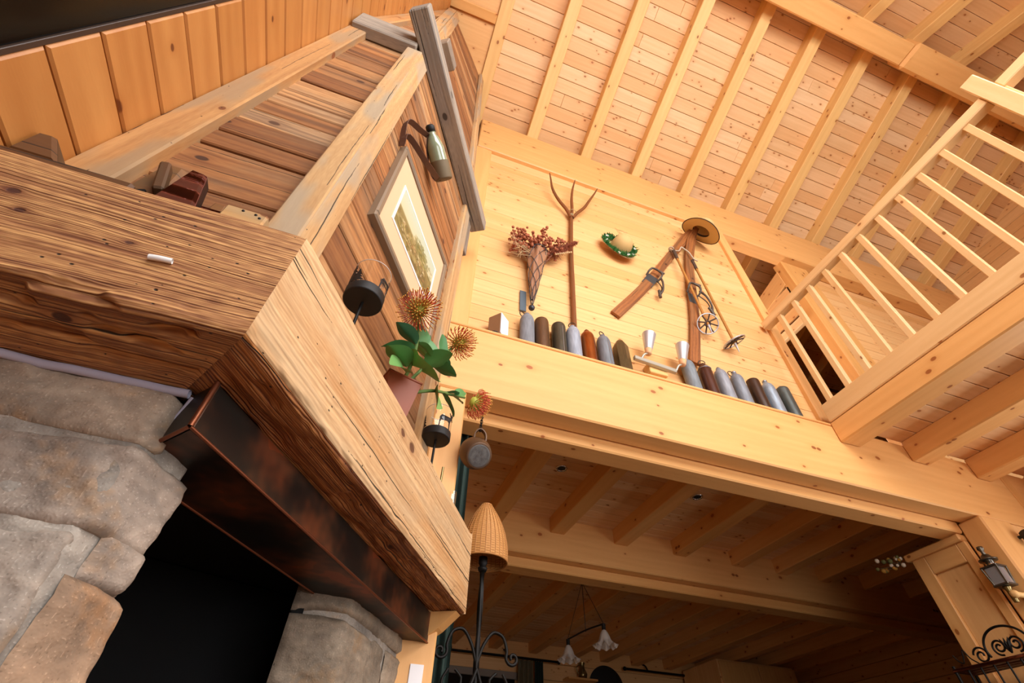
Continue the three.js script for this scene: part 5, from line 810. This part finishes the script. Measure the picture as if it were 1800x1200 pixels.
{
  const x = 3.60, z = -1.765, t = thing('carriage_lantern', 'dark metal carriage lantern with glass panes hung on the right post', 'lantern', [x, 1.80, z]), dm = std('#6a655a', 0.3, 0.85);
  const at = (prof, y, seg = 28) => lathe(prof, seg).translate(x, y, z);
  part(t, 'finial', at([[0, 0], [0.012, 0], [0.009, 0.03], [0.018, 0.045], [0.016, 0.058], [0, 0.064]], 2.05), dm);
  part(t, 'cap', at([[0.016, 0], [0.046, 0.006], [0.048, 0.013], [0.03, 0.022], [0.02, 0.04], [0, 0.044]], 2.02), dm); part(t, 'neck', at([[0.022, 0], [0.022, 0.045], [0, 0.045]], 1.985), M.chrome);
  for (const [sx, sz] of [[1, 1], [1, -1], [-1, 1], [-1, -1]]) part(t, 'corner_bar', beam(V(x + sx * 0.034, 1.893, z + sz * 0.034), V(x + sx * 0.042, 1.99, z + sz * 0.042), 0.008, 0.008, X1, 0.001), dm);
  part(t, 'top_frame', cbox(x - 0.047, x + 0.047, 1.985, 1.995, z - 0.047, z + 0.047, 'x', 0.003), dm); part(t, 'bottom_frame', cbox(x - 0.042, x + 0.042, 1.884, 1.896, z - 0.042, z + 0.042, 'x', 0.003), dm);
  for (const [dx, dz] of [[1, 0], [-1, 0], [0, 1], [0, -1]]) part(t, 'glass_pane', dx ? cbox(x + dx * 0.035 - 0.001, x + dx * 0.035 + 0.001, 1.897, 1.984, z - 0.031, z + 0.031, 'y', 0.0003) : cbox(x - 0.031, x + 0.031, 1.897, 1.984, z + dz * 0.035 - 0.001, z + dz * 0.035 + 0.001, 'y', 0.0003), new THREE.MeshPhysicalMaterial({ color: '#a4acb2', roughness: 0.1, metalness: 0.5, clearcoat: 1 }));
  part(t, 'candle_tube', at([[0, 0], [0.013, 0], [0.014, 0.06], [0.02, 0.075], [0.02, 0.082], [0, 0.082]], 1.803), M.brass);
  const p = thing('wall_peg', 'turned light wooden peg carrying the carriage lantern', 'peg', [3.66, 1.82, -1.74]);
  part(p, 'peg_arm', toAxis(lathe([[0, 0], [0.026, 0], [0.026, 0.012], [0.015, 0.022], [0.014, 0.07], [0.02, 0.085], [0.021, 0.097], [0.014, 0.108], [0, 0.11]], 22), V(3.68, 1.835, -1.735), V(-1, 0.04, -0.12)), M.rafter[0]);
  const h = thing('wall_bracket', 'small black wall fixture at the right edge under the header', 'wall light', [3.95, 2.16, -1.66]);
  part(h, 'housing', toAxis(lathe([[0, 0], [0.03, 0], [0.034, 0.04], [0.026, 0.075], [0, 0.08]], 24), V(3.92, 2.14, -1.63), V(0.1, 1, -0.35)), M.black); part(h, 'arm', tube([V(3.92, 2.19, -1.65), V(3.92, 2.19, -1.692)], 0.01, 8), M.black);
}
{ // wrought iron rack with a wooden shelf and scrolled crest
  const x = 3.45, t = thing('iron_rack', 'black wrought iron rack with scrolled crest before the pine cabinet', 'rack', [x + 0.08, 0, -1.97]), y0 = 1.535;
  part(t, 'shelf_board', cbox(x - 0.01, x + 0.16, y0, y0 + 0.018, -2.20, -1.70, 'z', 0.003), new THREE.MeshStandardMaterial({ ...wPanel, color: '#7a4a30', roughness: 0.5 }));
  for (const z of [-2.19, -1.71]) for (const dx of [0, 0.15]) part(t, 'leg', cyl(V(x + dx, 0, z), V(x + dx, y0 + (dx ? 0 : 0.03), z), 0.008, 0.008, 10), M.iron);
  for (let k = 0; k < 6; k++) part(t, 'bar', cyl(V(x, y0 - 0.22, -2.12 + k * 0.07), V(x, y0, -2.12 + k * 0.07), 0.005, 0.005, 8), M.iron);
  part(t, 'bar_rail', tube([V(x, y0 - 0.22, -2.19), V(x, y0 - 0.22, -1.71)], 0.005), M.iron);
  const S = (pts, r = 0.0055) => part(t, 'scroll', tube(pts.map(([z, y]) => V(x, y0 + 0.018 + y, z)), r, 7, pts.length * 6), M.iron);
  const arch = []; for (let i = 0; i <= 16; i++) { const a = -0.35 + (Math.PI + 0.7) * (i / 16); arch.push([-1.86 - 0.115 * Math.cos(a), 0.045 + 0.09 * Math.sin(a)]); } S(arch, 0.006);
  for (const s of [-1, 1]) { const p = []; for (let i = 0; i <= 26; i++) { const q = i / 26, a = -1.6 + q * 10.5, r = 0.038 * (1 - 0.78 * q); p.push([-1.86 + s * (0.042 + r * Math.cos(a)), 0.048 + r * Math.sin(a)]); } S(p, 0.005); }
  for (const s of [-1, 1]) { const p = []; for (let i = 0; i <= 26; i++) { const q = i / 26, a = 2.9 - q * 9.5, r = 0.042 * (1 - 0.75 * q); p.push([-1.86 + s * (0.15 + r * Math.cos(a) * -1), 0.03 + r * Math.sin(a)]); } S(p, 0.005); S([[-1.86 + s * 0.185, 0.0], [-1.86 + s * 0.215, 0.03], [-1.86 + s * 0.235, 0.075], [-1.86 + s * 0.25, 0.04], [-1.86 + s * 0.265, 0.015], [-1.86 + s * 0.285, 0.03], [-1.86 + s * 0.30, 0.06]].map(([z, y]) => [z, y]), 0.0035); }
  part(t, 'crest_leaf', [0, 1, 2].map((k) => taper([V(x, y0 + 0.03, -1.86), V(x - 0.004, y0 + 0.07, -1.86 + (k - 1) * 0.012), V(x, y0 + 0.10, -1.86 + (k - 1) * 0.022)], (u) => 0.008 * Math.sin(Math.PI * (0.15 + 0.8 * u)), 0, 7, 12)), M.iron);
}
// ------------------------------------------------------------------ dark lower room
{
  const t = thing('pendant_lamp', 'two-armed pendant lamp with scalloped white glass shades in the dark room', 'pendant lamp', [2.35, 1.95, -4.62]);
  const can = part(t, 'canopy', lathe([[0, 0], [0.02, 0], [0.05, 0.03], [0.055, 0.05], [0, 0.05]], 24).translate(2.34, 2.64, -4.6), M.black);
  part(t, 'cords', [[-4.35, 2.40], [-4.95, 2.31]].map(([z, x]) => tube([V(2.34, 2.64, -4.6), V(x, 2.21, z)], 0.003, 6)).concat([tube([V(2.34, 2.64, -4.6), V(2.355, 2.2, -4.63)], 0.004, 6)]), std('#3a2c1c', 0.6));
  part(t, 'crossbar', tube([V(2.40, 2.205, -4.35), V(2.355, 2.215, -4.63), V(2.31, 2.205, -4.95)], 0.008, 8), M.black);
  for (const [x, z] of [[2.40, -4.35], [2.31, -4.95]]) {
    part(t, 'glass_shade', grid(64, 22, (u, v) => { const a = u * 6.28318, sc = 1 + 0.14 * v * v * v * v * Math.cos(9 * a), r = (v < 0.5 ? 0.05 * Math.sqrt(Math.max(0.02, v * 2)) : lerp(0.05, 0.105, Math.pow((v - 0.5) * 2, 1.8))) * sc; return { p: V(x + r * Math.cos(a), 2.16 - 0.14 * v + 0.012 * v * v * v * v * Math.cos(9 * a), z + r * Math.sin(a)), u, v }; }), new THREE.MeshPhysicalMaterial({ color: '#f2efe8', roughness: 0.35, transmission: 0.3, thickness: 0, side: THREE.DoubleSide }));
    part(t, 'socket', cyl(V(x, 2.155, z), V(x, 2.205, z), 0.018), M.black);
  }
  const rod = (label, x0, x1, y) => { const r = thing('curtain_rod', label, 'curtain rod', [(x0 + x1) / 2, y, -6.98], 'curtain rods on the far wall'); part(r, 'rod', tube([V(x0, y, -6.98), V(x1, y, -6.98)], 0.015, 10), M.iron); for (const x of [lerp(x0, x1, 0.2), lerp(x0, x1, 0.6)]) part(r, 'bracket', tube([V(x, y, -6.98), V(x, y + 0.07, -7.03), V(x, y + 0.1, -7.098)], 0.011, 8), M.iron); for (const x of [x0, x1]) part(r, 'finial', ball(V(x, y, -6.98), 0.026), M.iron); };
  rod('black iron curtain rod left of the pendant lamp on the far wall', 1.2, 3.1, 2.47); rod('black iron curtain rod right of the pendant lamp on the far wall', 4.12, 6.0, 2.49);
  const cur = (label, x0, x1, col) => solo('window_curtain', grid(30, 3, (u, v) => ({ p: V(lerp(x0, x1, u), lerp(0.9, 2.45, v), -6.97 + 0.025 * Math.sin(u * 22)), u, v })), new THREE.MeshStandardMaterial({ color: col, roughness: 0.9, side: THREE.DoubleSide }), label, 'curtain');
  cur('patterned brownish curtain hanging from the left curtain rod', 2.5, 2.72, '#6a6248'); cur('dark green curtain at the end of the left curtain rod', 2.74, 2.86, '#2a3a34');
  const wn = struct('window_6'); part(wn, 'pane', cbox(1.5, 2.5, 1.3, 2.24, -7.095, -7.085, 'x', 0.001), std('#0c0e10', 0.15)); part(wn, 'frame', [cbox(1.42, 2.56, 2.24, 2.32, -7.1, -7.06, 'x'), cbox(1.42, 1.5, 1.2, 2.24, -7.1, -7.06, 'y'), cbox(1.42, 2.56, 1.2, 1.3, -7.1, -7.06, 'x')], std('#8a8074', 0.6));
  solo('wall_disc', toAxis(lathe([[0, 0], [0.27, 0], [0.27, 0.012], [0.2, 0.02], [0, 0.03]], 40), V(3.86, 2.25, -7.09), Z1), M.black, 'large round black disc on the far wall of the dark room', 'disc');
  const j = thing('brass_jug', 'small dull brass jug high up beside the black disc', 'jug', [3.46, 2.31, -7.0]); part(j, 'jug_body', lathe([[0, 0], [0.05, 0], [0.066, 0.06], [0.036, 0.12], [0.03, 0.16], [0.042, 0.19], [0.036, 0.19], [0, 0.16]], 24).translate(3.46, 2.31, -7.0), M.brass); part(j, 'jug_handle', tube([V(3.42, 2.47, -7.0), V(3.37, 2.44, -7.0), V(3.41, 2.35, -7.0)], 0.007, 6), M.brass);
  solo('wall_shelf', cbox(3.2, 3.64, 2.285, 2.31, -7.098, -6.9, 'x', 0.004), M.beam[1], 'small pine shelf under the brass jug', 'shelf');
  const cb = thing('wall_cupboard', 'pine wall cupboard high in the dark right corner of the lower room', 'cupboard', [5.75, 2.02, -6.6]); part(cb, 'carcass', cbox(5.1, 6.4, 2.02, 2.55, -7.0, -6.2, 'x', 0.004), M.wall[1]); for (const x of [5.12, 5.76]) part(cb, 'door', cbox(x, x + 0.62, 2.04, 2.53, -6.2, -6.175, 'y', 0.006), M.beam[1]);
}
renderer.render(scene, camera);
